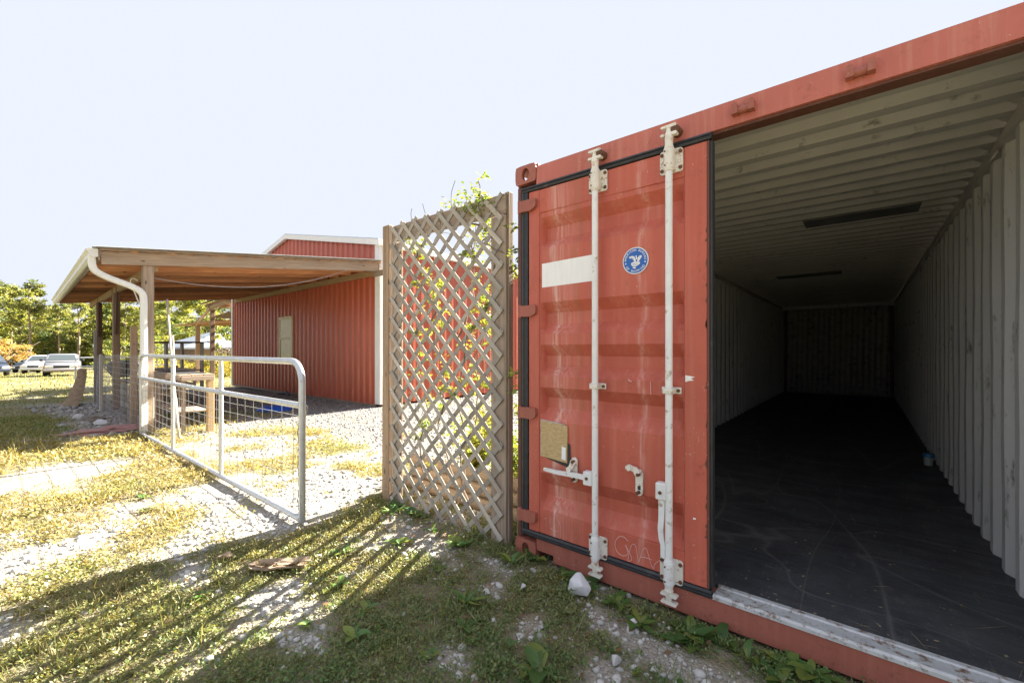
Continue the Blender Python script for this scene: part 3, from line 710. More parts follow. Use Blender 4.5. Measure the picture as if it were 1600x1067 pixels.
# prints and plates
B().prism([(.216, 1.765), (.602, 1.772), (.602, 1.926), (.216, 1.917)], 'y', .0, .002).build('white_patch', MT['white_paint'], dr)
B().prism([(.209, .69), (.405, .675), (.408, .90), (.385, .905), (.209, .918)], 'y', -.002, .001).build('worn_placard', MT['tan'], dr)
b = B().prism([(.222, .689), (.30, .672), (.40, .650), (.424, .645), (.43, .70), (.424, .79), (.4055, .80), (.404, .676)], 'y', .0002, .0016); b.build('glue_mark', MT['glue'], dr)
b = B().prism([(.206, .688), (.2088, .688), (.2088, .919), (.386, .9065), (.386, .911), (.206, .924)], 'y', -.0024, .0012); b.build('placard_border', MT['sill'], dr)
B().prism([(.366, .695), (.396, .69), (.396, .768), (.368, .772)], 'y', -.005, -.0022).build('white_tag', MT['white_paint'], dr)
# round emblem
LX, LZ, LR = .842, 1.855, .0735
def ringpoly(r, n=48, cx=LX, cz=LZ): return [(cx + r * math.cos(2 * math.pi * k / n), cz + r * math.sin(2 * math.pi * k / n)) for k in range(n)]
B().prism(ringpoly(LR), 'y', -.0012, .002).build('emblem_rim', MT['decal_white'], dr)
B().prism(ringpoly(LR * .93), 'y', -.0022, -.0014).build('emblem', MT['blue'], dr)
def text_mesh_verts(ch, size):
    cu = bpy.data.curves.new('t', 'FONT'); cu.body = ch; cu.size = size; cu.align_x = 'CENTER'; cu.offset = size * .012
    ob = bpy.data.objects.new('t', cu); me = bpy.data.meshes.new_from_object(ob)
    v = [tuple(x.co) for x in me.vertices]; f = [tuple(p.vertices) for p in me.polygons]
    bpy.data.objects.remove(ob); bpy.data.curves.remove(cu); bpy.data.meshes.remove(me); return v, f
b = B()
def arc_text(txt, a0, a1, rad, flip=False, size=.0168):
    n = len(txt)
    for i, ch in enumerate(txt):
        if ch == ' ': continue
        a = R(a0 + (a1 - a0) * i / (n - 1)); v, f = text_mesh_verts(ch, size)
        rot = a - math.pi / 2 if not flip else a + math.pi / 2
        c, s_ = math.cos(rot), math.sin(rot)
        b.add([(LX + rad * math.cos(a) + x * c - y * s_, -.0031, LZ + rad * math.sin(a) + x * s_ + y * c) for x, y, z in v], f)
arc_text('AMERICAN BUREAU', 174, 6, LR * .71)
arc_text('OF SHIPPING', 216, 324, LR * .865, True)
for a in (192, -12): v = ringpoly(.0042, 8, LX + LR * .77 * math.cos(R(a)), LZ + LR * .77 * math.sin(R(a))); b.add([(x, -.0031, z) for x, z in v], [tuple(range(8))])
b.build('emblem_lettering', MT['decal_white'], dr)
b = B(); S = LR
def flat(poly, y=-.0032): b.add([(LX + x * S, y, LZ + z * S) for x, z in poly], [tuple(range(len(poly)))])
# eagle: two raised wings, body, head and tail on a shield shape
flat([(-.50, .30), (-.38, .36), (-.20, .37), (-.06, .30), (.02, .10), (.06, -.06), (-.06, -.06), (-.12, .02), (-.20, .14), (-.28, .2), (-.42, .2)])
flat([(.02, .34), (.10, .39), (.12, .26), (.16, .18), (.10, .04), (.03, .12), (.05, .22)])
flat([(.18, .16), (.30, .32), (.46, .34), (.52, .26), (.44, .14), (.36, .02), (.24, -.12), (.14, -.14), (.16, .02)])
flat([(-.06, -.07), (.07, -.07), (.18, -.16), (.24, -.12), (.36, -.14), (.38, -.24), (.30, -.32), (.2, -.36), (.08, -.42), (.0, -.46), (-.14, -.44), (-.26, -.36), (-.34, -.24), (-.30, -.14), (-.18, -.09)], -.0033)
flat([(-.24, -.47), (-.02, -.49), (.08, -.53), (.0, -.60), (-.12, -.58)])
b.build('emblem_eagle', MT['decal_white'], dr)
b = B()
for pl in ([(-.22, -.2), (-.1, -.26), (0, -.2)], [(-.18, -.3), (-.04, -.36), (.1, -.28)], [(-.38, .27), (-.24, .24), (-.1, .12)], [(.3, .22), (.38, .18)], [(.06, -.2), (.2, -.26)]):
    b.tube([(LX + x * S, -.0034, LZ + z * S) for x, z in pl], .0011, 4)
stuff(b.build('emblem_lines', MT['blue'], dr))
# chalk scribble and scratches
def scrib(pts, r=.0016, y=-.0022, n=6):
    P = [Vector((p[0], y, p[1])) for p in pts]; out = []
    for i in range(len(P) - 1):
        p0, p1, p2, p3 = P[max(i - 1, 0)], P[i], P[i + 1], P[min(i + 2, len(P) - 1)]
        for k in range(n):
            t = k / n; out.append(.5 * ((2 * p1) + (p2 - p0) * t + (2 * p0 - 5 * p1 + 4 * p2 - p3) * t * t + (3 * p1 - p0 - 3 * p2 + p3) * t ** 3))
    out.append(P[-1]); return B().tube(out, r, 5).build('chalk_scribble', MT['chalk'], dr)
scrib([(.80, .312), (.775, .328), (.742, .318), (.722, .275), (.735, .235), (.77, .222), (.80, .245), (.785, .285), (.80, .262), (.822, .222), (.80, .205), (.818, .29), (.842, .300), (.856, .235), (.862, .218), (.885, .288), (.905, .298), (.93, .225), (.945, .205)])
scrib([(.868, .245), (.90, .252), (.935, .25)]); scrib([(.945, .205), (.952, .235), (.985, .27)])
scrib([(.232, .29), (.25, .30), (.255, .27), (.245, .25)], .001); scrib([(.34, .31), (.36, .27), (.36, .21)], .001); scrib([(.28, .25), (.31, .235), (.345, .245)], .001)
scrib([(.928, 1.20), (.929, 1.13)], .002); scrib([(.80, 1.205), (.812, 1.195), (.822, 1.197)], .003)
b = B().prism([(1.108, 1.205), (1.125, 1.212), (1.15, 1.215), (1.135, 1.225), (1.155, 1.232), (1.125, 1.238), (1.108, 1.24)], 'y', -.0055, -.0045); b.build('paint_chip', MT['white_paint'], dr)
B().prism([(1.145, .52), (1.16, .523), (1.158, .53), (1.147, .53)], 'y', -.0055, -.0045).build('paint_chip', MT['white_paint'], dr)

for k in range(18):
    z = random.uniform(.35, 2.3); w = random.uniform(.004, .012); h_ = random.uniform(.008, .05)
    B().prism([(1.2105, z), (1.2105 - w, z + h_ * .3), (1.2105 - w * .6, z + h_ * .7), (1.2105, z + h_)], 'y', -.0052, -.0042).build('paint_chip', MT['bolt'], dr)
n = 110; fx = RNG.uniform(1.26, 2.36, n); fy = .15 + RNG.random(n) ** 2 * 2.6; fl = np.where(RNG.random(n) < .25, .06 + .16 * RNG.random(n), .008 + .02 * RNG.random(n))
o = leaf_mesh('floor_debris', leaves(np.stack([fx, fy, np.full(n, .171)], -1), fl, np.where(fl > .05, .003, fl * .6), RNG.uniform(0, 6.283, n), RNG.uniform(.0, .06, n)), 4, np.array([[.42, .36, .26]]) * (.5 + .9 * RNG.random((n, 1))), MT['ground_leaf'])
stuff(tag(o, 'straw and crumbs scattered on the black container floor', 'debris'))
# cup inside
b = B(); pr = [(.033, .168), (.036, .19), (.04, .25), (.042, .268)]
b.tube([(2.325, 3.95, z) for r_, z in pr], 1, 16, taper=[r_ for r_, z in pr]); t = thing('plastic_cup', 'small blue plastic cup on container floor by right wall', 'cup', (2.325, 3.95, .168))
b.build('cup_body', M('cup_label', (.45, .5, .5), .4), t, True)
B().tube([(2.325, 3.95, .255), (2.325, 3.95, .285), (2.325, 3.95, .292)], .047, 16, taper=[1, 1, .9]).build('cup_lid', M('cup_blue', (.03, .2, .38), .4), t, True)

# ------------------------------------------------------------------ lattice screen beside the container
la = thing('lattice_screen', 'weathered grey wooden lattice panel on a post, vines growing through it', 'lattice', (-.75, .05, 0))
LX0, LX1, LZ0, LZ1 = -1.415, -.125, .03, 2.462
def slat(sign, c, y):
    """slat along x*1 + z*sign = const, clipped to the panel"""
    pts = []
    for x in (LX0, LX1):
        z = (c - x) * sign
        if LZ0 <= z <= LZ1: pts.append((x, z))
    for z in (LZ0, LZ1):
        x = c - z * sign
        if LX0 < x < LX1: pts.append((x, z))
    if len(pts) < 2: return
    pts = sorted(set((round(p[0], 4), round(p[1], 4)) for p in pts))
    (xa, za), (xb, zb) = pts[0], pts[-1]
    if math.hypot(xb - xa, zb - za) < .06: return
    j = random.uniform(-.008, .008)
    plank('slat', (xa, y + random.uniform(-.001, .001), za + j), (xb, y + random.uniform(-.001, .001), zb + j + random.uniform(-.006, .006)), .034, .0075, MT['lat_wood'], la, up=(sign if sign > 0 else -1, 0, 1), bev=.001)
pitch = .158
# front layer falls to the right (x + z = const), back layer rises to the right (x - z = const)
k = LX0 + LZ0 + .05
while k < LX1 + LZ1: slat(1, k, -.005); k += pitch
k = LX0 - LZ1 + .04
while k < LX1 - LZ0: slat(-1, k, .0035); k += pitch
plank('top_board', (LX0 - .005, .018, 2.385), (-.095, .018, 2.375), .14, .02, MT['grey_wood'], la, up=(0, 0, 1))
plank('side_board', (-.166, .0185, -.02), (-.166, .0185, 2.30), .14, .018, MT['grey_wood'], la, up=(1, 0, 0))
plank('side_board', (-1.345, .0185, -.02), (-1.345, .0185, 2.30), .13, .018, MT['grey_wood'], la, up=(1, 0, 0))
plank('post', (-1.472, .03, -.05), (-1.472, .03, 2.47), .098, .098, MT['post_wood'], la, up=(1, 0, 0), bev=.006)
plank('post', (-.106, .054, -.05), (-.106, .054, 2.462), .04, .05, MT['grey_wood'], la, up=(1, 0, 0))
plank('short_post', (-1.585, .09, -.05), (-1.575, .09, 1.13), .09, .09, MT['post_wood'], la, up=(1, 0, 0), bev=.006)
t = thing('log_edging', 'stacked round landscape timbers edging the bed behind the lattice', 'log edging', (-.9, .42, 0))
for i, (z, x0, x1, y) in enumerate(((.06, -1.75, -.1, .40), (.17, -1.65, -.2, .43), (.275, -1.72, -.28, .45))):
    bb = B().tube([(f * (x1 - x0), 0, .004 * math.sin(f * 7 + i)) for f in np.linspace(0, 1, 7)], .058, 14)
    me = bpy.data.meshes.new('log'); me.from_pydata(bb.v, [], bb.f); me.materials.append(MT['log']); me.polygons.foreach_set('use_smooth', [True] * len(me.polygons)); me.set_sharp_from_angle(angle=R(40))
    link(bpy.data.objects.new('log', me), t, Matrix.Translation((x0, y, z)))
o = plank('timber_stub', (-.045, .16, -.05), (-.045, .16, .40), .085, .085, MT['grey_wood'], None, up=(1, 0, 0), bev=.006)
tag(o, 'short grey timber stub between lattice and container post', 'timber stub')

def clusters(name, centers, n_each, rad, ll, mat, parent, dry, tint=None, droop=.1):
    C = np.repeat(np.array(centers, float), n_each, 0); m = len(C)
    v = RNG.normal(0, 1, (m, 3)); v /= np.linalg.norm(v, axis=1)[:, None]; rr = np.repeat(np.array(rad, float) if np.ndim(rad) else np.full(len(centers), rad), n_each)
    P = C + v * (rr * RNG.random(m) ** .45)[:, None]
    co = leaves(P, ll * (.6 + .8 * RNG.random(m)), ll * .5 * (.6 + .8 * RNG.random(m)), RNG.uniform(0, 6.283, m), RNG.uniform(-.7, .8, m), RNG.uniform(-1.2, 1.2, m), droop)
    c = leafcol(m, np.full(m, dry))
    if tint is not None:
        k = np.repeat(.75 + .5 * RNG.random(len(centers)), n_each)[:, None]; c = c * np.array(tint)[None] * k
    return stuff(leaf_mesh(name, co, 4, c, mat, parent))
# vine
vn = thing('climbing_vine', 'leafy yellow-green vine climbing through the grey lattice', 'vine', (-.6, .05, 0))
b = B(); tips = []
for (x, z, tx, tz, ph) in ((-.62, .15, -.38, 2.52, 0), (-.66, .2, -.9, 1.95, 1.3), (-.55, .2, -.3, 1.75, 2.2), (-.95, .3, -1.1, 1.7, 3.0), (-.5, 1.4, -.34, 2.62, 4), (-.8, 1.6, -1.25, 2.42, 5), (-.42, 2.3, -.05, 1.9, 6)):
    pts = []
    for f in np.linspace(0, 1, 22):
        p = (x + (tx - x) * f + .05 * math.sin(f * 13 + ph) + .02 * math.sin(f * 31 + ph), .03 + .035 * math.sin(f * 9 + ph), z + (tz - z) * f); pts.append(p); tips.append(p)
    b.tube(pts, .0075, 5, taper=list(np.linspace(1, .4, 22)))
b.build('stem', MT['bark'], vn)
b = B()
for k in range(16):
    x = random.uniform(-1.35, -.2); z = random.uniform(2.2, 2.4) if k < 9 else random.uniform(.6, 2.0); a = random.uniform(.2, 2.8)
    L = random.uniform(.12, .34); b.tube([(x + L * f * math.cos(a) * .8, .02 + .02 * math.sin(f * 4 + k), z + L * f * abs(math.sin(a)) + .03 * math.sin(f * 5)) for f in np.linspace(0, 1, 6)], .0022, 4)
stuff(b.build('twigs', MT['bark'], vn))
cen = []; rad = []
for i in range(125):
    p = random.choice(tips); 
    if p[2] < .7 and random.random() < .8: continue
    cen.append((p[0] + random.gauss(0, .04), p[1] + random.gauss(.02, .03), p[2] + random.gauss(0, .05))); rad.append(random.uniform(.03, .06))
for i in range(22): cen.append((random.gauss(-.36, .09), .03 + random.gauss(0, .03), random.gauss(2.40, .09))); rad.append(.065)
for (x, z) in ((-.72, 2.52), (-.62, 2.5), (-.05, 2.05), (-.03, 1.95), (-.04, 2.2), (-.04, 1.2), (-.02, 1.1), (-1.1, 2.2), (-1.0, 2.15), (-1.2, 2.32)): cen.append((x, .03, z)); rad.append(.045)
clusters('foliage', cen, 18, rad, .038, MT['leaf'], vn, .3, (1.25, 1.25, .7))

# bedding plants behind the lattice
for i, (x, y, h, n, d) in enumerate(((-.75, .85, .75, 34, .25), (-1.35, .95, .6, 30, .45), (-.1, 1.0, .75, 34, .4), (.0 - .25, .6, .4, 20, .35), (-1.05, 1.7, .95, 36, .35), (-1.75, 1.6, .85, 34, .5), (-.5, 1.5, .9, 36, .3))):
    lab = ['tall yellow-green weed behind the middle of the lattice', 'dry yellow weed behind the left half of the lattice', 'bushy green weed seen in gap beside container', 'low green weed beside the timber stub', 'tallest weed seen through the middle of the lattice', 'yellowing weed seen through the left edge of the lattice', 'green weed seen through the right half of the lattice'][i]
    t = thing('weed_plant', lab, 'weed', (x, y, 0), 'weeds growing behind the lattice')
    b = B(); cs = []
    for k in range(7):
        a = random.uniform(0, 6.28); l = random.uniform(.5, 1) * h; q = [(x + .18 * f * math.cos(a) * (l / h), y + .18 * f * math.sin(a), l * f) for f in np.linspace(0, 1, 5)]
        b.tube(q, .004, 4); cs += q[1:]
    stuff(b.build('stems', MT['bark'], t))
    clusters('foliage', cs, n * 2, .12, .055, MT['leaf'], t, d, (1.4, 1.35, .75))

# ------------------------------------------------------------------ tube gates
def arc(p, q, r_, n=6):
    return None
def tube_gate(name, label, P, U, L, H_, bays, wire=True, mid=.93, z0=.03, chain=True):
    """P = foot of the free end, U = direction to the hinge"""
    P = Vector(P); U = Vector(U).normalized(); g = thing(name, label, 'gate', P)
    def pt(a, z): return P + U * a + Vector((0, 0, z))
    rad = .026; c = .17
    fr = [pt(.0, z0)] + [pt(0, z) for z in np.linspace(z0 + .1, H_ - c, 4)]
    fr += [pt(c - c * math.cos(a), H_ - c + c * math.sin(a)) for a in np.linspace(0, math.pi / 2, 9)[1:]]
    fr += [pt(c + (L - 2 * c) * f, H_) for f in np.linspace(0, 1, 12)[1:]]
    fr += [pt(L - c + c * math.sin(a), H_ - c + c * math.cos(a)) for a in np.linspace(0, math.pi / 2, 9)[1:]] + [pt(L, z0)]
    B().tube(fr, rad, 14).build('frame', MT['tube'], g, True)
    B().tube([pt(.02, z0 + .012), pt(L - .02, z0 + .012)], rad * .98, 14).build('bottom_rail', MT['tube'], g, True)
    B().tube([pt(.02, mid), pt(L * .5, mid - .012), pt(L - .02, mid - .006)], rad * .96, 14).build('middle_rail', MT['tube'], g, True)
    for i in range(1, bays):
        a = L * i / bays; B().tube([pt(a, z0 + .03), pt(a, z0 + .1), pt(a, H_ - .12), pt(a, H_ - .02)], rad * .85, 12, taper=[.8, 1, 1, .75]).build('stile', MT['tube'], g, True)
    if wire:
        b = B(); off = Vector((U.y, -U.x, 0)) * .018; r_ = .0027
        n = int(L / .2)
        for i in range(1, n):
            a = L * i / n; b.tube([pt(a, z0) + off, pt(a + random.uniform(-.006, .006), mid * .5) + off * 1.3, pt(a, mid + .01) + off], r_, 4, False)
        z = z0 + .1
        while z < mid - .04:
            b.tube([pt(L * f, z + .008 * math.sin(f * 11 + z * 9)) + off * 1.2 for f in np.linspace(.004, .996, 16)], r_, 4, False); z += .1
        stuff(b.build('wire_mesh', MT['steel_wire'], g, True))
    if chain:
        b = B(); prev = 0
        for i in range(22):
            z = .78 - i * .033; q = pt(.055 + .006 * math.sin(i * .8), z); d1 = Vector((U.x, U.y, 0)) if i % 2 else Vector((U.y, -U.x, 0))
            b.tube([q + d1 * .008 * math.cos(a) + Vector((0, 0, .02 * math.sin(a))) for a in np.linspace(0, 2 * math.pi, 9)], .003, 5, False)
        b.build('chain', MT['chain'], g)
        B().tube([pt(.0, .95), pt(-.03, .96), pt(-.09, .93), pt(-.07, .88), pt(-.05, .84)], .004, 6).build('wire_hook', MT['steel_wire'], g)
        for z in (.93, .3): B().box(*(pt(L + .02, z).x - .03, pt(L + .02, z).x + .03), *(pt(L, z).y - .02, pt(L, z).y + .06), z - .03, z + .03, .006).build('hinge', MT['tube'], g)
    return g
tube_gate('tube_gate', 'long galvanised tube gate with wire mesh infill standing across the drive', (-1.58, -.70, 0), (-1, -.008, 0), 5.47, 1.275, 3)
tube_gate('tube_gate', 'small white tube gate far off beside the parked cars', (-22.6, -.15, ghf(-22.6, -.15)), (.05, 1, 0), 3.2, 1.25, 5, True, .9, chain=False)

# ------------------------------------------------------------------ red metal building
BX0, BX1, BY0, BY1 = -7.08, -16.95, 3.62, 26.0
EAVE, RIDGE = 3.93, 4.88
bd = thing('metal_building', 'red ribbed metal barn with white trim and low gable roof', 'building', ((BX0 + BX1) / 2, BY0, 0))
def ribs(L, pitch=.262):
    pts = []; p = .03
    while p < L - pitch: pts += [(p, 0), (p + pitch * .30, 0), (p + pitch * .46, .036), (p + pitch * .68, .036), (p + pitch * .84, 0)]; p += pitch
    return [(0, 0)] + pts + [(L, 0)]
def wz(x): xm = (BX0 + BX1) / 2; return EAVE + (RIDGE - EAVE) * (1 - abs(x - xm) / (abs(BX1 - BX0) / 2))
WX0, WX1, WZ0, WZ1 = -12.64, -11.70, 1.06, 2.37
# gable wall with the window opening left free
def gable(a0, a1, zlo, zhi):
    vs = []; fs = []; bb = B(); pr = [p for p in ribs(BX0 - BX1)]
    pos = sorted(set([a0, a1] + [p for p, o in pr if a0 < p < a1]))
    off = lambda q: np.interp(q, [p for p, o in pr], [o for p, o in pr])
    for q in pos:
        x = BX0 - q; zt = wz(x) if zhi is None else zhi
        vs += [(x, BY0 - off(q), zlo), (x, BY0 - off(q), zt)]
    for i in range(len(pos) - 1): fs.append((2 * i, 2 * i + 2, 2 * i + 3, 2 * i + 1))
    return vs, fs
b = B(); LL = BX0 - BX1
for a0, a1, zl, zh in ((0, BX0 - WX1, .05, None), (BX0 - WX1, BX0 - WX0, .05, WZ0), (BX0 - WX1, BX0 - WX0, WZ1, None), (BX0 - WX0, LL, .05, None)):
    v, f = gable(a0, a1, zl, zh); b.add(v, f)
# fold the ridge: insert the peak
b.build('gable_wall', MT['siding'], bd)
b = B(); pr = ribs(BY1 - BY0); vs = []; fs = []
for q, o in pr: vs += [(BX0 + o, BY0 + q, .05), (BX0 + o, BY0 + q, EAVE)]
for i in range(len(pr) - 1): fs.append((2 * i, 2 * i + 2, 2 * i + 3, 2 * i + 1))
b.add(vs, fs).build('side_wall', MT['siding'], bd)
B().box(BX1, BX1 + .02, BY0 + .03, BY1, .05, EAVE).build('back_wall', MT['siding'], bd)
B().box(BX1, BX0, BY1 - .02, BY1, .05, EAVE).build('end_wall', MT['siding'], bd)
XM = (BX0 + BX1) / 2
for sg, xe in ((1, BX0), (-1, BX1)):
    s_ = (RIDGE - EAVE) / abs(BX0 - XM); ov = .10 * sg
    p = [(XM, RIDGE + .04), (xe + ov, EAVE + .04 - s_ * .1), (xe + ov, EAVE + .07 - s_ * .1), (XM, RIDGE + .07)]
    B().prism(p, 'y', BY0 - .12, BY1 + .1).build('roof', MT['sheet_roof'], bd)
    p = [(XM, RIDGE - .09), (xe + ov, EAVE - .09 - s_ * .1), (xe + ov, EAVE + .045 - s_ * .1), (XM, RIDGE + .045)]
    B().prism(p, 'y', BY0 - .135, BY0 - .045).build('rake_trim', MT['white_trim'], bd)
B().box(BX0 + .03, BX0 + .13, BY0 - .13, BY1, EAVE - .11, EAVE + .02, .01).build('eave_gutter', MT['white_trim'], bd)
b = B().box(BX0 - .16, BX0 + .035, BY0 - .045, BY0 - .028, .06, EAVE - .02, .003); b.build('corner_trim', MT['white_trim'], bd)
B().box(BX0 + .028, BX0 + .045, BY0 - .0275, BY0 + .14, .06, EAVE - .11, .003).build('corner_trim', MT['white_trim'], bd)
B().box(BX1 - .03, BX1 + .1, BY0 - .045, BY0 - .028, .0, 3.3, .003).build('corner_trim', MT['white_trim'], bd)
B().box(BX1 + .1, BX0 - .16, BY0 - .032, BY0 - .002, -.02, .05).build('base_trim', MT['grey_wood'], bd)
wd = B().box(WX0 - .03, WX1 + .03, BY0 - .052, BY0 - .03, WZ1 - .06, WZ1 + .03, .003); wd.box(WX0 - .03, WX1 + .03, BY0 - .052, BY0 - .03, WZ0 - .03, WZ0 + .05, .003)
wd.box(WX0 - .03, WX0 + .06, BY0 - .0515, BY0 - .03, WZ0 + .05, WZ1 - .06); wd.box(WX1 - .06, WX1 + .03, BY0 - .0515, BY0 - .03, WZ0 + .05, WZ1 - .06)
wd.box(WX0 + .06, WX1 - .06, BY0 - .049, BY0 - .028, (WZ0 + WZ1) / 2 - .03, (WZ0 + WZ1) / 2 + .03)
MT['win_frame'] = M('window_frame_cream', (.66, .6, .4), .5, var=.05)
w_ = wd.build('window', MT['win_frame'], bd)
for z0, z1, y in ((WZ0 + .05, (WZ0 + WZ1) / 2 - .03, -.026), ((WZ0 + WZ1) / 2 + .03, WZ1 - .06, -.034)):
    B().box(WX0 + .06, WX1 - .06, BY0 + y - .004, BY0 + y, z0, z1).build('pane', MT['pane'], w_)
B().box(WX0, WX1, BY0 + .05, BY0 + .06, WZ0, WZ1).build('blind', M('window_dark', (.2, .19, .14), .8), w_)

# ------------------------------------------------------------------ lean-to on the gable
A = R(-1.2); CA, SA = math.cos(A), math.sin(A)
def LT(a, y, z):
    """lean-to coordinates: a metres along the gable from its right corner, y in front of the wall (positive = out)"""
    x0, y0 = -a, -y; return Vector((-7.03 + x0 * CA - y0 * SA, 3.58 + x0 * SA + y0 * CA, z))
SL = .117
def rz(y): return 3.43 - SL * y        # top of the rafters
lt = thing('lean_to', 'open timber lean-to with brown rafters and grey posts against the red barn', 'lean-to', LT(4.6, 2.4, 0))
LN, DP = 9.3, 4.78
n = 16
for i in range(n):
    a = .03 + i * (LN - .06) / (n - 1)
    m = MT['grey_wood'] if i == 0 else MT['raft_wood']
    w = .20 if i == 0 else .15
    plank('rafter', LT(a, .05, rz(.05) - w / 2 - .004), LT(a, DP, rz(DP) - w / 2 - .004), w, .042, m, lt)
# roof boards (purlins) across the rafters, then the tin
k = 0; y = .1
while y < DP:
    plank('roof_board', LT(-.02, y, rz(y) + .0105), LT(LN + .02, y, rz(y) + .0105), .235, .019, MT['raft_wood'], lt, up=(0, 1, -SL)); y += .242
b = B(); pr = corr_profile(LN + .3, .19, .02, 0); vs = []; fs = []
for q, o in pr: vs += [LT(q - .22, -.02, rz(-.02) + .026 + o), LT(q - .22, DP + .1, rz(DP + .1) + .026 + o)]  # right overhang extended so the roof's shadow swallows the front post's
for i in range(len(pr) - 1): fs.append((2 * i, 2 * i + 2, 2 * i + 3, 2 * i + 1))
b.add(vs, fs).build('tin_roof', MT['sheet_roof'], lt)
plank('edge_strip', LT(-.045, .0, rz(0) + .012), LT(-.045, DP + .02, rz(DP) + .012), .035, .02, MT['grey_wood'], lt)
plank('ledger', (-7.0, 3.552, 3.20), (-16.5, 3.552, 3.18), .14, .05, MT['fresh_wood'], lt)
plank('ledger_stub', LT(-.42, .11, 3.14), LT(.06, .11, 3.14), .13, .05, MT['grey_wood'], lt)
PY = 4.12; bz = rz(PY) - .155 - .07
plank('beam', LT(.1, PY, bz), LT(LN, PY, bz), .14, .07, MT['fresh_wood'], lt)
plank('fascia', LT(-.03, DP + .02, rz(DP) - .075), LT(LN + .03, DP + .02, rz(DP) - .075), .15, .025, MT['grey_wood'], lt)
posts = (.14, 4.28, 7.35)
for i, a in enumerate(posts):
    top = bz - .07 if i else rz(PY) - .05
    yy = PY if i else PY - .0
    plank('post', LT(a, yy + (.09 if i == 0 else 0), -.15), LT(a, yy + (.09 if i == 0 else 0), top), (.15, .15)[i > 0], (.14, .12)[i > 0], MT['post_wood'] if i else MT['grey_wood'], lt, up=(1, 0, 0), bev=.006)
    if i == 1:
        for sg in (-1, 1): plank('brace', LT(a + sg * .085, PY + .02, 1.72), LT(a + sg * .32, PY + .02, bz + .06), .13, .035, MT['dark_wood'], lt, up=(1, 0, 0))
    if i == 2:
        plank('brace', LT(a - .09, PY + .02, 1.72), LT(a - .13, PY + .02, bz + .06), .13, .035, MT['dark_wood'], lt, up=(1, 0, 0))
# gutter and downspout
gt = thing('rain_gutter', 'white gutter with downspout along the lean-to eave', 'gutter', LT(0, DP + .1, 2.7))
pr = [(.035, .0), (.035, -.11), (.085, -.125), (.125, -.10), (.13, -.05), (.165, -.02), (.165, .0), (.155, .0), (.152, -.015), (.12, -.045), (.115, -.095), (.085, -.115), (.045, -.1), (.045, 0)]
vs = []; fs = []; zt = rz(DP) + .005
for a, dz in ((-.06, 0), (LN + .08, -.05)): vs += [LT(a, DP + y, zt + z + dz) for y, z in pr]
m_ = len(pr)
fs = [(i, (i + 1) % m_, m_ + (i + 1) % m_, m_ + i) for i in range(m_)]
B().add(vs, fs).build('trough', MT['gutter'], gt)
for a, dz in ((-.062, 0), (LN + .082, -.05)):
    B().add([LT(a, DP + y, zt + z + dz) for y, z in [(.034, .002), (.034, -.112), (.085, -.127), (.127, -.10), (.132, -.05), (.167, -.018), (.167, .002)]], [tuple(range(7))]).build('end_cap', MT['white_trim'], gt)
def rpipe(pts, w, d):
    """rectangular pipe with rounded corners"""
    bb = B(); pts = [Vector(p) for p in pts]; vs = []; fs = []; n = len(pts); ring = []
    for cx_, cy_, a0 in ((w / 2 - .015, d / 2 - .015, 0), (-w / 2 + .015, d / 2 - .015, 90), (-w / 2 + .015, -d / 2 + .015, 180), (w / 2 - .015, -d / 2 + .015, 270)):
        for k in range(3): a = R(a0 + 45 * k); ring.append((cx_ + .015 * math.cos(a), cy_ + .015 * math.sin(a)))
    for i, p in enumerate(pts):
        t = (pts[min(i + 1, n - 1)] - pts[max(i - 1, 0)]).normalized(); sx = Vector((-1, 0, 0)); sy = t.cross(sx).normalized()
        for u_, v_ in ring: vs.append(p + sx * u_ + sy * v_)
    q = len(ring)
    for i in range(n - 1):
        for k in range(q): fs.append((i * q + k, i * q + (k + 1) % q, (i + 1) * q + (k + 1) % q, (i + 1) * q + k))
    return bb.add(vs, fs)
def bez(p, n=8):
    out = []
    for i in range(len(p) - 1):
        p0, p1, p2, p3 = [Vector(x) for x in (p[max(i - 1, 0)], p[i], p[i + 1], p[min(i + 2, len(p) - 1)])]
        for k in range(n): t = k / n; out.append(.5 * ((2 * p1) + (p2 - p0) * t + (2 * p0 - 5 * p1 + 4 * p2 - p3) * t * t + (3 * p1 - p0 - 3 * p2 + p3) * t ** 3))
    out.append(Vector(p[-1])); return out
dn = bez([LT(.06, DP + .09, 2.78), LT(.06, DP + .09, 2.66), LT(.06, DP + .05, 2.56), LT(.05, DP - .10, 2.47), LT(.0, PY + .30, 2.36), LT(-.03, PY + .19, 2.27), LT(-.03, PY + .165, 2.14), LT(-.03, PY + .165, 1.9)], 6) + [LT(-.03, PY + .165, z) for z in (1.4, .9, .4, .03)]
rpipe(dn, .105, .085).build('downspout', MT['white_trim'], gt, True, 50)
B().tube([LT(-.09, PY + .11, .98), LT(-.09, PY + .22, .98), LT(.03, PY + .22, .98)], .006, 6).build('strap', MT['tube'], gt)
hk = bez([LT(1.3, PY + .05, 2.62), LT(1.3, PY + .12, 2.66), LT(1.3, PY + .15, 2.58), LT(1.3, PY + .09, 2.40), LT(1.3, PY + .03, 2.22), LT(1.3, PY - .03, 2.13), LT(1.3, PY - .12, 2.14), LT(1.3, PY - .14, 2.24)], 5)
tag(B().tube(hk, .011, 7).build('hanging_hook', MT['white_trim'], None, True), 'white S-shaped hook hanging from the lean-to beam', 'hook')
wr = [LT(.14 - .1 * f, PY - f * 3.9, 2.55 + .9 * f * f - .5 * f * (1 - f)) for f in np.linspace(0, 1, 24)]
tag(B().tube(wr, .006, 5).build('hanging_wire', MT['steel_wire'], None, True), 'thin pale wire sagging from the front post up to the barn', 'wire')

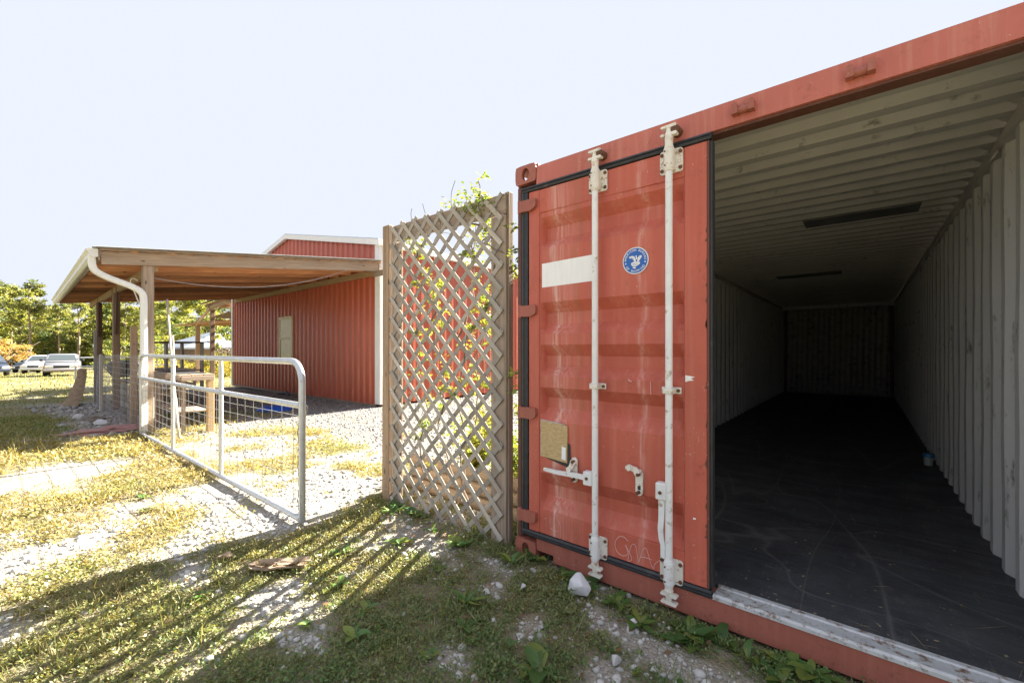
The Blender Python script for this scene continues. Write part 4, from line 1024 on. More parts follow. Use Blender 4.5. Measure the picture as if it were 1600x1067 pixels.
# ------------------------------------------------------------------ wire fence along the lean-to
fe = thing('wire_fence', 'wire mesh fence stapled to wooden posts under the lean-to eave', 'fence', (-10.5, -.62, 0))
FY = -.66
def wire_panel(x0, x1, y0, y1, h, dx=.1, dz=.11):
    b = B(); n = max(2, int(abs(x1 - x0) / dx)); 
    def pt(f, z): bul = .05 * math.sin(f * math.pi) * math.sin(z * 2.2 + 1); return (x0 + (x1 - x0) * f, y0 + (y1 - y0) * f - bul, z)
    for i in range(n + 1): b.tube([pt(i / n, z) for z in np.linspace(.0, h, 4)], .0028, 4, False)
    z = .02
    while z < h + .01: b.tube([pt(f, z) for f in np.linspace(0, 1, 10)], .0028, 4, False); z += dz
    return stuff(b.build('wire_mesh', MT['steel_wire'], fe, True))
wire_panel(-7.35, -8.78, FY, FY, 1.27); wire_panel(-8.78, -11.35, FY, FY + .02, 1.27); wire_panel(-11.35, -14.3, FY + .02, FY + .2, 1.22)
plank('fence_post', (-8.66, -.58, -.1), (-8.64, -.58, 1.80), .105, .095, MT['post_wood'], fe, up=(1, 0, 0), bev=.006)
plank('fence_post', (-11.42, -.70, -.1), (-11.40, -.70, 1.26), .10, .05, MT['lat_wood'], fe, up=(1, 0, 0), bev=.006)
plank('fence_post', (-14.1, -.50, -.1), (-14.1, -.50, 1.9), .07, .06, MT['lat_wood'], fe, up=(1, 0, 0), bev=.006)

# ------------------------------------------------------------------ things under and beside the lean-to
t = thing('potting_bench', 'rough wooden bench with dark top and low shelf behind the gate', 'bench', (-7.3, -.15, 0))
for i in range(3): plank('top_board', (-6.5, -.30 + i * .16, .955), (-8.3, -.30 + i * .16, .955), .15, .028, MT['grey_wood'], t, up=(0, 1, 0))
B().box(-8.1, -6.7, -.33, .04, .971, .979, .002).build('mat', MT['floor_edge'], t)
plank('front_rail', (-6.49, -.375, .91), (-8.3, -.375, .91), .07, .03, MT['grey_wood'], t); plank('end_rail', (-6.487, -.355, .905), (-6.487, .09, .905), .07, .03, MT['grey_wood'], t)
for x, y in ((-6.56, .05), (-8.24, .05), (-8.24, -.31)): plank('leg', (x, y, -.06), (x, y, .938), .11, .09, MT['fresh_wood'] if x > -7 else MT['grey_wood'], t, up=(1, 0, 0), bev=.006)
plank('leg', (-6.56, -.31, -.06), (-6.56, -.31, .938), .06, .05, MT['grey_wood'], t, up=(1, 0, 0), bev=.006)
for i in range(2): plank('shelf_board', (-6.63, -.24 + i * .2, .36), (-8.2, -.24 + i * .2, .36), .18, .025, MT['grey_wood'], t, up=(0, 1, 0))
t = thing('long_handled_tools', 'pair of pale wooden tool handles leaning on the front post', 'tool handles', (-6.2, -.47, 0))
def pole(p0, p1, r_, mt, nm='handle'):
    bb = B().tube([(f * (Vector(p1) - Vector(p0)).length, .008 * math.sin(f * 4), 0) for f in np.linspace(0, 1, 8)], r_, 10)
    me = bpy.data.meshes.new(nm); me.from_pydata(bb.v, [], bb.f); me.materials.append(mt); me.polygons.foreach_set('use_smooth', [True] * len(me.polygons))
    x = (Vector(p1) - Vector(p0)).normalized(); q = x.to_track_quat('X', 'Z'); return link(bpy.data.objects.new(nm, me), t, Matrix.Translation(p0) @ q.to_matrix().to_4x4())
pole((-6.12, -.46, .0), (-7.16, -.40, 2.2), .017, MT['lat_wood']); pole((-6.22, -.44, .0), (-7.0, -.36, 1.6), .016, MT['lat_wood'])
# blue lid
b = B(); pr = [(.36, 0), (.37, .02), (.34, .05), (.26, .085), (.12, .105), (.01, .11)]
b.tube([(-8.55, 1.85, ghf(-8.55, 1.85) + z) for r_, z in pr], 1, 28, taper=[r_ for r_, z in pr])
for i, v in enumerate(b.v): b.v[i] = (v[0], v[1], v[2])
tag(b.build('blue_disc', M('blue_plastic', (.01, .1, .52), .35, var=.05, bmp=0), None, True), 'round blue plastic lid lying on gravel under the lean-to', 'lid')
tag(B().tube([(-11.0, 3.2, .06), (-11.3, 3.25, .10), (-11.6, 3.28, .06), (-11.8, 3.2, .03)], .05, 8, taper=[.6, 1, .8, .4]).build('dark_rag', MT['floor_edge'], None, True), 'dark rag on gravel at the foot of the red wall', 'rag')
# bench / clutter behind the fence
t = thing('storage_box', 'old grey plank box standing behind the wire fence', 'box', (-11.9, .1, 0))
for i in range(4): plank('side_board', (-11.1, -.30, .09 + i * .14), (-13.0, -.30, .09 + i * .14), .13, .022, MT['lat_wood'], t)
for i in range(4): plank('lid_board', (-11.05, -.24 + i * .17, .60), (-13.05, -.24 + i * .17, .60), .16, .025, MT['grey_wood'], t, up=(0, 1, 0))
for i in range(4): plank('end_board', (-11.09, -.28, .09 + i * .14), (-11.09, .36, .09 + i * .14), .13, .022, MT['grey_wood'], t)
t = thing('slat_seat', 'weathered wooden seat leaning behind fence post', 'seat', (-9.7, .1, 0))
for i in range(5): plank('seat_slat', (-9.0, -.15 + i * .12, .46), (-10.6, -.15 + i * .12, .46), .1, .022, MT['fresh_wood'], t, up=(0, 1, 0))
for x in (-9.1, -10.5):
    for y in (-.1, .3): plank('leg', (x, y, -.05), (x, y, .445), .09, .05, MT['grey_wood'], t, up=(1, 0, 0))
for i in range(3): plank('back_slat', (-9.0, .43, .62 + i * .14), (-10.6, .43, .62 + i * .14), .11, .022, MT['grey_wood'], t)
for x in (-9.1, -10.5): plank('back_post', (x, .46, .3), (x, .47, 1.0), .07, .04, MT['grey_wood'], t, up=(1, 0, 0))
def lump(name, c, s, mat, label, cat, seed=0, sub=3, rough=.18, group=None):
    bm = bmesh.new(); bmesh.ops.create_icosphere(bm, subdivisions=sub, radius=1)
    from mathutils import noise as mn
    for v in bm.verts:
        d = 1 + rough * mn.noise(v.co * 1.7 + Vector((seed * 3.1, 0, 0))) * 2 + rough * .4 * mn.noise(v.co * 5 + Vector((seed, 9, 1)))
        v.co = Vector((c[0] + v.co.x * s[0] * d, c[1] + v.co.y * s[1] * d, c[2] + v.co.z * s[2] * d))
    b = B(); bm.verts.index_update(); b.add([v.co for v in bm.verts], [[v.index for v in f.verts] for f in bm.faces]); bm.free()
    return tag(b.build(name, mat, None, True, 28), label, cat, group)
lump('white_bag', (-10.3, .1, .66), (.42, .22, .19), M('white_plastic', (.72, .73, .74), .35, var=.05, bmp=.6, bscale=8), 'crumpled white plastic bag on the seat behind the fence', 'bag', 2, 3, .3)
t = thing('kettle_grill', 'low black covered grill standing behind the far fence posts', 'grill', (-12.9, -.12, .6))
B().tube([(-12.9, -.12, z) for z in (.66, .72, .82, .92, .95, 1.0, 1.06, 1.09, 1.1)], .3, 20, taper=[.5, .8, .97, 1, 1.03, 1, .8, .4, .05]).build('bowl', MT['floor_edge'], t, True)
for a in (0, 2.1, 4.2): B().tube([(-12.9 + .1 * math.cos(a), -.12 + .1 * math.sin(a), .7), (-12.9 + .16 * math.cos(a), -.12 + .1 * math.sin(a), .60)], .014, 8).build('leg', MT['tube'], t, True)
t = thing('plank_shelter', 'grey board stand with flat top behind the second post', 'stand', (-13.5, .9, 0))
for x in (-12.6, -14.6):
    for y in (.7, 1.5): plank('leg', (x, y, -.1), (x, y, 1.55), .2, .05, MT['lat_wood'], t, up=(1, 0, 0))
for i in range(4): plank('top_board', (-12.3, .68 + i * .27, 1.57), (-15.0, .68 + i * .27, 1.57), .25, .03, MT['dark_wood'], t, up=(0, 1, 0))
for i in range(3): plank('shelf_board', (-12.5, .72 + i * .3, .8), (-14.7, .72 + i * .3, .8), .25, .03, MT['grey_wood'], t, up=(0, 1, 0))
# curved slab of bark leaning at the far post
b = B(); vs = []; fs = []
cur = bez([(-12.9, -1.12, -.02), (-13.2, -1.0, .1), (-13.45, -.9, .32), (-13.6, -.82, .6), (-13.66, -.78, .88)], 5)
for i, p in enumerate(cur):
    w = .15 * (1.2 - .7 * i / len(cur)); tt = (cur[min(i + 1, len(cur) - 1)] - cur[max(i - 1, 0)]).normalized(); sd = Vector((.45, .89, 0)); nn = tt.cross(sd).normalized()
    vs += [p + sd * w, p + sd * w * .5 + nn * .05, p - sd * w * .5 + nn * .05, p - sd * w, p - sd * w * .5 - nn * .02, p + sd * w * .5 - nn * .02]
for i in range(len(cur) - 1):
    for k in range(6): fs.append((i * 6 + k, i * 6 + (k + 1) % 6, (i + 1) * 6 + (k + 1) % 6, (i + 1) * 6 + k))
fs += [tuple(range(6)), tuple(range((len(cur) - 1) * 6, len(cur) * 6))]
tag(b.add(vs, fs).build('bark_slab', M('dry_bark', (.3, .21, .13), .9, var=.25, scale=14, bmp=.5, bscale=30), None, True, 50), 'curved brown bark slab leaning against the far lean-to post', 'bark slab')
# pink sack and stones by the fence foot
lump('pink_sack', (-7.86, -1.08, .03), (.15, .48, .06), M('pink_sack_cloth', (.4, .22, .2), .8, var=.2, scale=9, bmp=.5, bscale=14), 'flat faded pink sack on ground beside the gate hinge', 'sack', 5, 4, .34)
for i, (x, y, sx, lab) in enumerate(((-8.9, -.98, .16, 'grey broken paving stone nearest the pink sack'), (-9.5, -1.0, .2, 'flat brown stone beside the fence foot'), (-10.3, -1.15, .12, 'small white stone on the bare ground by the fence'))):
    lump('stone', (x, y, ghf(x, y) + .03), (sx, sx * .7, .06), MT['rock'] if i != 1 else MT['bark'], lab, 'stone', 11 + i, 2, .25, 'stones along the wire fence')
# rocks and bark in the foreground
def chunk(name, c, sz, mat, label, cat, seed, group=None, pts=16):
    rs = random.Random(seed); bm = bmesh.new()
    for k in range(pts):
        v = Vector((rs.gauss(0, 1), rs.gauss(0, 1), rs.gauss(0, 1))).normalized() * rs.uniform(.85, 1.1); bm.verts.new((c[0] + v.x * sz[0], c[1] + v.y * sz[1], c[2] + v.z * sz[2]))
    bmesh.ops.convex_hull(bm, input=list(bm.verts)); bmesh.ops.delete(bm, geom=[v for v in bm.verts if not v.link_faces], context='VERTS')
    bmesh.ops.bevel(bm, geom=list(bm.edges), offset=min(sz) * .09, segments=2, affect='EDGES', profile=.6)
    bm.verts.index_update(); b = B().add([v.co for v in bm.verts], [[v.index for v in f.verts] for f in bm.faces]); bm.free()
    return tag(b.build(name, mat, None, True, 30), label, cat, group)
chunk('white_rock', (.60, -.19, ghf(.6, -.19) + .06), (.07, .05, .07), M('white_rock_pale', (.6, .6, .61), .85, var=.1, scale=16, dirt=(.36, .35, .31), dirt_amt=.1, bmp=.6, bscale=34), 'fist-sized white rock in the weeds below the locking bar', 'rock', 3)
for i, (x, y, s_) in enumerate(((.93, -.24, .03), (.98, -.52, .035), (.32, -.33, .03), (.18, -.48, .028), (-.55, -.50, .034))):
    chunk('small_stone', (x, y, ghf(x, y) + s_ * .6), (s_, s_ * .8, s_ * .75), MT['rock'], ['small white stone at the foot of the second locking bar', 'small white stone below the rock in the weeds', 'pale stone left of the white rock', 'smaller pale stone leftmost by the lattice foot', 'pale stone at the edge of the lit streaks'][i], 'stone', 20 + i, 'small stones in the weeds', 11)
MT['dry_bark'] = M('peeling_bark', (.34, .25, .17), .9, var=.3, scale=26, bmp=.6, bscale=50, stretch=(1, 1, 1))
t = thing('bark_piece', 'large flat piece of peeling brown bark lying on the grass', 'bark', (-1.02, -1.1, 0))
for i, (dx, dy, L, w, a) in enumerate(((0, 0, .36, .15, .75), (.06, .07, .26, .07, .85), (-.05, -.07, .22, .06, .6), (-.3, -.2, .13, .06, .5))):
    c, s_ = math.cos(a), math.sin(a); n = 14; top = []; bot = []
    for k in range(n):
        g = 2 * math.pi * k / n; e = random.uniform(.75, 1.15); p, q = L / 2 * math.cos(g) * e, w / 2 * math.sin(g) * e
        X_, Y_ = -1.02 + dx + p * c - q * s_, -1.1 + dy + p * s_ + q * c; z = ghf(X_, Y_) + .022 + .012 * i + .02 * (q / w) ** 2 * 4 + .01 * math.sin(p * 25)
        top.append((X_, Y_, z + .007)); bot.append((X_, Y_, z))
    mid_ = (-1.02 + dx, -1.1 + dy, ghf(-1.02 + dx, -1.1 + dy) + .03 + .012 * i)
    B().add(top + bot + [mid_], [(k, (k + 1) % n, 2 * n) for k in range(n)] + [(k, n + k, n + (k + 1) % n, (k + 1) % n) for k in range(n)]).build('bark_sheet', MT['dry_bark'], t)

# broad-leaved weeds
wspots = [(.18, -.02, .13), (.05, -.14, .10), (.45, -.1, .10), (-.35, -.22, .15), (-.7, -.42, .14), (-.55, -.95, .14), (.15, -.62, .16), (.75, -.78, .17), (.9, -.9, .12), (1.42, -.16, .12), (1.55, -.2, .15), (1.68, -.3, .14), (1.35, -.75, .08), (1.05, -1.02, .09), (-.05, -1.15, .1), (-.2, -1.0, .1), (-1.0, -1.5, .1), (-2.9, -1.4, .1), (-3.3, -1.35, .1), (-.9, -.75, .12), (1.15, -.12, .07), (.3, -.75, .1)]
wspots += [(random.uniform(-1.2, 1.7), random.uniform(-1.3, -.2), random.uniform(.04, .08)) for k in range(14)]
wspots += [(random.uniform(-1.35, 1.75), -.06 - .16 * random.random() ** 2, random.uniform(.08, .17)) for k in range(20)]
def zone(x, y): return 'container sill' if x > 1.1 else ('closed container door' if x > .3 else ('foot of the lattice' if y > -.6 else 'lit streaks of grass'))
ORD = ['first', 'second', 'third', 'fourth', 'fifth', 'sixth', 'seventh', 'eighth', 'ninth', 'tenth', 'eleventh', 'twelfth', 'thirteenth', 'fourteenth', 'fifteenth', 'sixteenth', 'seventeenth', 'eighteenth']
wspots.sort(); seen = {}
for i, (x, y, r_) in enumerate(wspots):
    n = random.randint(6, 12); r_ *= .72; up_ = random.random() < .4
    th = np.linspace(0, 6.28, n, endpoint=False) + RNG.normal(0, .35, n)
    b = B(); z0 = ghf(x, y) + .008; cc = []; g = random.uniform(.8, 1.3)
    for a in th:
        L = r_ * random.uniform(.5, 1.25) * (1.2 if up_ else 1); pit = random.uniform(.7, 1.35) if up_ else random.uniform(.15, .8); w = L * (random.uniform(.06, .12) if up_ else random.uniform(.14, .3)); sg = 6
        row = []; bend = random.uniform(-.6, .6); t_ = random.random() ** 2
        for k in range(sg + 1):
            f = k / sg; aa = a + bend * f * f; rr = L * f * math.cos(pit * (1 - .4 * f)); zz = L * f * math.sin(pit) * (1 - .5 * f); ww = w * math.sin(math.pi * min(1, f * .9 + .06)) ** .8 * random.uniform(.8, 1.15)
            px, py = x + rr * math.cos(aa), y + rr * math.sin(aa); nx_, ny_ = -math.sin(aa) * ww, math.cos(aa) * ww
            row.append(((px - nx_, py - ny_, z0 + zz + .25 * ww), (px, py, z0 + zz), (px + nx_, py + ny_, z0 + zz + .25 * ww)))
        col = (np.array([.085, .19, .045]) * (1 - t_) + np.array([.24, .27, .05]) * t_) * g * random.uniform(.85, 1.15)
        cc += [tuple(col) + (1,)] * (3 * (sg + 1))
        fs_ = []
        for k in range(sg): fs_ += [(3 * k, 3 * k + 1, 3 * k + 4, 3 * k + 3), (3 * k + 1, 3 * k + 2, 3 * k + 5, 3 * k + 4)]
        b.add([p for tr in row for p in tr], fs_)
    o = b.build('broadleaf_weed', MT['leaf'], None, True, 60)
    a_ = o.data.color_attributes.new('col', 'FLOAT_COLOR', 'POINT'); a_.data.foreach_set('color', np.array(cc, np.float32).ravel())
    zn = zone(x, y); k = seen.get(zn, 0); seen[zn] = k + 1
    tag(o, 'small broad-leaved weed, %s from the left among those by the %s' % (ORD[min(k, 17)], zn), 'weed', 'broad-leaved weeds by the ' + zn)

# ------------------------------------------------------------------ pergola behind the barn
pg = thing('pergola', 'wooden pergola with orange lath roof beyond the barn', 'pergola', (-20, 3.6, 0))
z1 = ghf(-18.1, 3.27)
plank('post', (-18.1, 3.27, -.2), (-18.1, 3.27, 3.02), .14, .14, MT['post_wood'], pg, up=(1, 0, 0), bev=.006)
plank('post', (-21.9, 3.75, -.4), (-21.9, 3.75, 2.45), .16, .16, MT['post_wood'], pg, up=(1, 0, 0), bev=.006)
plank('post', (-18.1, 6.5, -.2), (-18.1, 6.5, 3.3), .14, .14, MT['post_wood'], pg, up=(1, 0, 0)); plank('post', (-21.9, 6.9, -.4), (-21.9, 6.9, 2.7), .16, .16, MT['post_wood'], pg, up=(1, 0, 0))
plank('beam', (-18.1, 3.2, 3.02), (-17.0, 3.6, 3.25), .14, .06, MT['fresh_wood'], pg)
plank('beam', (-21.9, 3.68, 2.5), (-18.1, 3.2, 3.0), .12, .06, MT['fresh_wood'], pg)
plank('beam', (-18.1, 3.1, 3.08), (-18.1, 7.2, 3.3), .14, .06, MT['fresh_wood'], pg); plank('beam', (-21.9, 3.5, 2.5), (-21.9, 7.2, 2.7), .14, .06, MT['fresh_wood'], pg)
for i in range(7): plank('rafter', (-17.0, 3.55 + i * .55, 3.32), (-18.6, 3.2 + i * .55, 3.14), .11, .045, MT['raft_wood'], pg)
plank('roof_board', (-18.9, 3.1, 3.2), (-17.0, 3.3, 3.4), .12, .03, MT['grey_wood'], pg, up=(0, 1, 0)); plank('roof_board', (-19.4, 3.5, 3.1), (-17.0, 3.6, 3.42), .2, .03, MT['grey_wood'], pg, up=(0, 1, 0))
MT['lath'] = wood('lath_orange', (.4, .2, .1), (.55, .34, .2), .8, knots=False)
for i in range(22):
    f = i / 21; plank('lath', (-23.6 + 5.4 * f, 3.2, 2.48 + .0 * f), (-23.6 + 5.4 * f, 6.8, 2.86), .10, .02, MT['lath'], pg, up=(1, 0, 0))
for i in range(10): plank('lath', (-23.7, 3.25 + i * .38, 2.51 + i * .04), (-18.1, 3.25 + i * .38, 2.51 + i * .04), .06, .02, MT['lath'], pg, up=(0, 1, 0))
B().prism([(-22.0, 2.86), (-18.0, 3.02), (-18.0, 3.05), (-22.0, 2.89)], 'y', 4.2, 7.0).build('shade_cloth', M('shade_cloth', (.2, .16, .12), .9), pg)

# ------------------------------------------------------------------ far house
hx, hy = -52.0, 13.8; hz = ghf(hx, hy)
hs = thing('far_house', 'low house with grey-blue hipped roof far beyond the pergola', 'house', (hx, hy, hz))
B().box(hx - 6, hx + 5.2, hy - 4, hy + 8, hz - .3, hz + 2.35).build('wall', M('house_wall', (.3, .2, .15), .8), hs)
rf = B(); e = 1.1; zt = hz + 2.35; za = hz + 4.6
rf.add([(hx - 6 - e, hy - 4 - e, zt), (hx + 5.2 + e, hy - 4 - e, zt), (hx + 5.2 + e, hy + 8 + e, zt), (hx - 6 - e, hy + 8 + e, zt), (hx - .4, hy + .5, za), (hx - .4, hy + 3.5, za),
        (hx - 6 - e, hy - 4 - e, zt - .16), (hx + 5.2 + e, hy - 4 - e, zt - .16), (hx + 5.2 + e, hy + 8 + e, zt - .16), (hx - 6 - e, hy + 8 + e, zt - .16)],
       [(0, 1, 4), (1, 2, 5, 4), (2, 3, 5), (3, 0, 4, 5), (0, 6, 7, 1), (1, 7, 8, 2), (2, 8, 9, 3), (3, 9, 6, 0), (6, 9, 8, 7)])
rf = rf.build('roof', M('house_roof', (.26, .3, .36), .6, var=.1, scale=1.5, stretch=(1, 1, 6)), hs)
for y0 in (hy - 2.6, hy + .6, hy + 4):
    w_ = B().box(hx + 5.19, hx + 5.27, y0, y0 + 1.2, hz + .8, hz + 2.0).build('window', MT['white_trim'], hs); B().box(hx + 5.272, hx + 5.29, y0 + .08, y0 + 1.12, hz + .88, hz + 1.92).build('pane', MT['pane'], w_)

# ------------------------------------------------------------------ trees
def tree_leaves(cen, rad, n_each, size, green, yellow, ybias):
    """leaf faces round clump centres; each clump has its own tone"""
    C = np.repeat(np.array(cen), n_each, 0); rr = np.repeat(np.array(rad), n_each); m = len(C)
    v = RNG.normal(0, 1, (m, 3)); v /= np.linalg.norm(v, axis=1)[:, None]; v[:, 2] *= .7
    P = C + v * (rr * RNG.random(m) ** .5)[:, None]
    co = leaves(P, size * (.6 + .8 * RNG.random(m)), size * .6 * (.6 + .8 * RNG.random(m)), RNG.uniform(0, 6.283, m), RNG.uniform(-.9, .9, m), RNG.uniform(-1.3, 1.3, m))
    t = np.clip(ybias + np.repeat(RNG.normal(0, .28, len(cen)), n_each) + RNG.normal(0, .12, m), 0, 1)[:, None]
    return co, (np.array(green) * (1 - t) + np.array(yellow) * t) * (.75 + .5 * RNG.random(m)[:, None])
def make_tree(kind, seed):
    rs = random.Random(seed); b = B(); cen = []; rad = []
    if kind == 'pine':
        H = 15; lean = rs.uniform(-.4, .4)
        tr = [(lean * (f ** 2) + .12 * math.sin(f * 6 + seed), .1 * math.sin(f * 5), H * .97 * f) for f in np.linspace(0, 1, 9)]
        b.tube(tr, .24, 8, taper=list(np.linspace(1, .12, 9)))
        for k in range(26):
            f = rs.uniform(.5, .98); a = rs.uniform(0, 6.28); L = rs.uniform(1.0, 2.9) * (1.25 - f) * 1.9 + .35
            base = Vector((lean * f * f, 0, H * .97 * f)); tip = base + Vector((L * math.cos(a), L * math.sin(a), L * rs.uniform(.1, .45)))
            b.tube([base, base.lerp(tip, .5) + Vector((0, 0, -.08)), tip], .045, 5, taper=[1, .7, .3])
            for g in (.5, .75, 1.0):
                q = base.lerp(tip, g); cen.append((q.x + rs.gauss(0, .2), q.y + rs.gauss(0, .2), q.z + .15 + rs.gauss(0, .12))); rad.append(rs.uniform(.45, .8))
        for k in range(4): cen.append((lean + rs.gauss(0, .3), rs.gauss(0, .3), H * rs.uniform(.94, 1.02))); rad.append(.55)
        for k in range(5):
            f = rs.uniform(.25, .5); a = rs.uniform(0, 6.28); b.tube([(lean * f * f, 0, H * f), (math.cos(a) * .9, math.sin(a) * .9, H * f + .2)], .03, 4, taper=[1, .3])
        co, c = tree_leaves(cen, rad, 62, .34, (.1, .145, .045), (.38, .37, .11), .5)
        mt = MT['pine_bark']
    else:
        H = {'broad': 10.5, 'thicket': 5.0, 'myrtle': 4.2}[kind]; W = {'broad': 3.4, 'thicket': 2.6, 'myrtle': 2.4}[kind]
        stems = 1 if kind == 'broad' else 4
        for s_ in range(stems):
            a0 = 6.28 * s_ / max(1, stems) + .4; sp = 0 if stems == 1 else .5
            top = Vector((sp * 1.6 * math.cos(a0), sp * 1.6 * math.sin(a0), H * .62))
            b.tube([(sp * .3 * math.cos(a0), sp * .3 * math.sin(a0), -.2), top * .5, top], .2 if stems == 1 else .08, 7, taper=[1, .75, .4])
            for k in range(9 if stems == 1 else 4):
                f = rs.uniform(.35, 1); a = rs.uniform(0, 6.28); base = top * f; L = rs.uniform(.5, 1) * W
                tip = base + Vector((L * math.cos(a), L * math.sin(a), L * rs.uniform(.3, .9))); b.tube([base, base.lerp(tip, .5), tip], .06, 5, taper=[1, .6, .25])
        lo = {'broad': .2, 'thicket': .02, 'myrtle': .3}[kind]
        nC = {'broad': 70, 'thicket': 42, 'myrtle': 46}[kind]
        for k in range(nC):
            f = rs.random(); z = lo + (1 - lo) * f; w = W * (math.sin(math.pi * min(1, .18 + .8 * f)) ** .7) * (rs.random() ** .45); a = rs.uniform(0, 6.28)
            cen.append((w * math.cos(a) * rs.uniform(.8, 1.15), w * math.sin(a), H * z)); rad.append(rs.uniform(.5, 1.05) * (1 if kind == 'broad' else .6))
        g, y, yb, sz = {'broad': ((.095, .14, .04), (.38, .37, .09), .52, .36), 'thicket': ((.1, .16, .035), (.36, .37, .08), .5, .22), 'myrtle': ((.44, .29, .11), (.56, .42, .17), .5, .2)}[kind]
        co, c = tree_leaves(cen, rad, 74, sz, g, y, yb); mt = MT['bark']
    me = bpy.data.meshes.new(kind + '_trunk'); me.from_pydata(b.v, [], b.f); me.materials.append(mt); me.polygons.foreach_set('use_smooth', [True] * len(me.polygons))
    o = leaf_mesh(kind + '_crown', co, 4, c, MT['tree_leaf']); lm = o.data; bpy.data.objects.remove(o)
    return me, lm
TREES = {('pine', i): make_tree('pine', 3 + i) for i in range(3)}
TREES.update({('broad', i): make_tree('broad', 13 + i) for i in range(3)}); TREES[('myrtle', 0)] = make_tree('myrtle', 31); TREES[('thicket', 0)] = make_tree('thicket', 41); TREES[('thicket', 1)] = make_tree('thicket', 42)
def plant_tree(name, kind, var, x, y, s, rot, label, group):
    z = ghf(x, y) - .1; t = thing(name, label, 'tree' if kind != 'thicket' else 'bush', (x, y, z), group)
    m = Matrix.Translation((x, y, z)) @ Matrix.Rotation(rot, 4, 'Z') @ Matrix.Diagonal((s, s, s, 1))
    tm, lm = TREES[(kind, var)]
    link(bpy.data.objects.new('trunk', tm), t, m); stuff(link(bpy.data.objects.new('crown', lm), t, m))
def at(px, d):
    r_ = (px - 800) / 667 * d; return 1.805 + .772 * r_ - .636 * d, -2.231 + .636 * r_ + .772 * d
GP = 'tall pines at the edge of the wood'; GB = 'leafy trees at the edge of the wood'
rows = [('pine', 0, 46, 74, 1.0, 'tall pine with straight bare trunk right of the orange tree', GP),
        ('pine', 1, 18, 86, 1.1, 'tall pine behind the orange tree, leftmost full crown', GP),
        ('pine', 2, -14, 80, 1.12, 'pine cut off by the left edge of the view', GP),
        ('pine', 1, 92, 72, .72, 'slim pine with thin bare trunk above the dark sedan', GP),
        ('pine', 2, 122, 78, .98, 'pine standing behind the lean-to gutter end', GP),
        ('pine', 0, 196, 84, 1.0, 'pine seen between the two far lean-to posts', GP),
        ('pine', 1, 268, 92, 1.15, 'pine rising just right of the front post', GP),
        ('broad', 0, 4, 92, 1.12, 'broad leafy tree at far left behind the orange tree', GB),
        ('broad', 1, 66, 92, 1.08, 'broad leafy tree behind the straight pine', GB),
        ('broad', 2, 102, 90, .86, 'broad leafy tree over the white pickup', GB),
        ('broad', 0, 150, 86, .9, 'broad leafy tree behind the far lean-to post', GB),
        ('broad', 1, 215, 82, .98, 'broad leafy tree behind the downspout', GB),
        ('broad', 2, 262, 66, .95, 'dense leafy tree right of the downspout', GB),
        ('broad', 0, 300, 62, 1.0, 'dense dark leafy tree behind the lath roof', GB),
        ('broad', 1, 345, 74, 1.15, 'leafy tree behind the far house', GB),
        ('broad', 2, 400, 78, 1.2, 'leafy tree hidden mostly by the red barn', GB),
        ('broad', 2, 32, 86, 1.3, 'full leafy tree between the two leftmost pines', GB),
        ('broad', 0, 84, 84, 1.12, 'full leafy tree left of the gutter end', GB),
        ('broad', 1, 176, 90, 1.2, 'full leafy tree framed by the far lean-to posts', GB),
        ('broad', 2, 238, 80, 1.15, 'full leafy tree directly behind the front post', GB),
        ('myrtle', 0, 12, 58, 1.0, 'orange autumn tree with several pale stems on the lawn', None),
        ('thicket', 0, 228, 30, .62, 'bright green bush behind the fence post', 'bushes beyond the lean-to'),
        ('thicket', 1, 352, 27, .62, 'round green bush beside the barn corner', 'bushes beyond the lean-to'),
        ('thicket', 0, 180, 44, .7, 'green bush behind the second lean-to post', 'bushes beyond the lean-to')]
for i, (k, v, px, d, s, lab, gr) in enumerate(rows):
    x, y = at(px, d); plant_tree({'pine': 'pine_tree', 'broad': 'leafy_tree', 'myrtle': 'autumn_tree', 'thicket': 'bush'}[k], k, v, x, y, s, i * 1.7, lab, gr)
# closed wood behind and its undergrowth
cen = []; rad = []
for k in range(1500):
    d = random.uniform(88, 125); px = random.uniform(-260, 640); x, y = at(px, d); hgt = (10.5 if random.random() < .7 else 14.0) * (.8 + .4 * float(vnoise(np.array([px / 40]), np.array([3.0]), 5)[0]))
    cen.append((x, y, ghf(x, y) + random.uniform(0, 1) * hgt)); rad.append(random.uniform(1.2, 2.2))
for k in range(260):
    d = random.uniform(80, 88); px = random.uniform(-260, 640); x, y = at(px, d); cen.append((x, y, ghf(x, y) + random.uniform(.2, 2.6))); rad.append(random.uniform(.8, 1.5))
co, c = tree_leaves(cen, rad, 60, .7, (.085, .125, .04), (.33, .32, .085), .48)
stuff(tag(leaf_mesh('far_wood', co, 4, c, MT['tree_leaf']), 'dense green wood closing the view behind the lawn', 'wood'))
# flower bed
cen = []; fl = []
for k in range(150):
    px = random.uniform(246, 372); d = random.uniform(24, 31); x, y = at(px, d); cen.append((x, y, ghf(x, y) + random.uniform(.05, 1.0)))
o = clusters('flower_bed', cen, 42, .38, .13, MT['leaf'], None, .45, (1.25, 1.1, .6)); tag(o, 'bed of yellow and orange flowering plants beyond the barn', 'flower bed')
co, c = tree_leaves(cen, [.4] * len(cen), 14, .1, (.6, .26, .02), (.62, .5, .05), .5)
o = stuff(tag(leaf_mesh('flowers', co, 4, c, MT['leaf']), 'yellow and orange blossoms over the bed beyond the barn', 'flowers'))

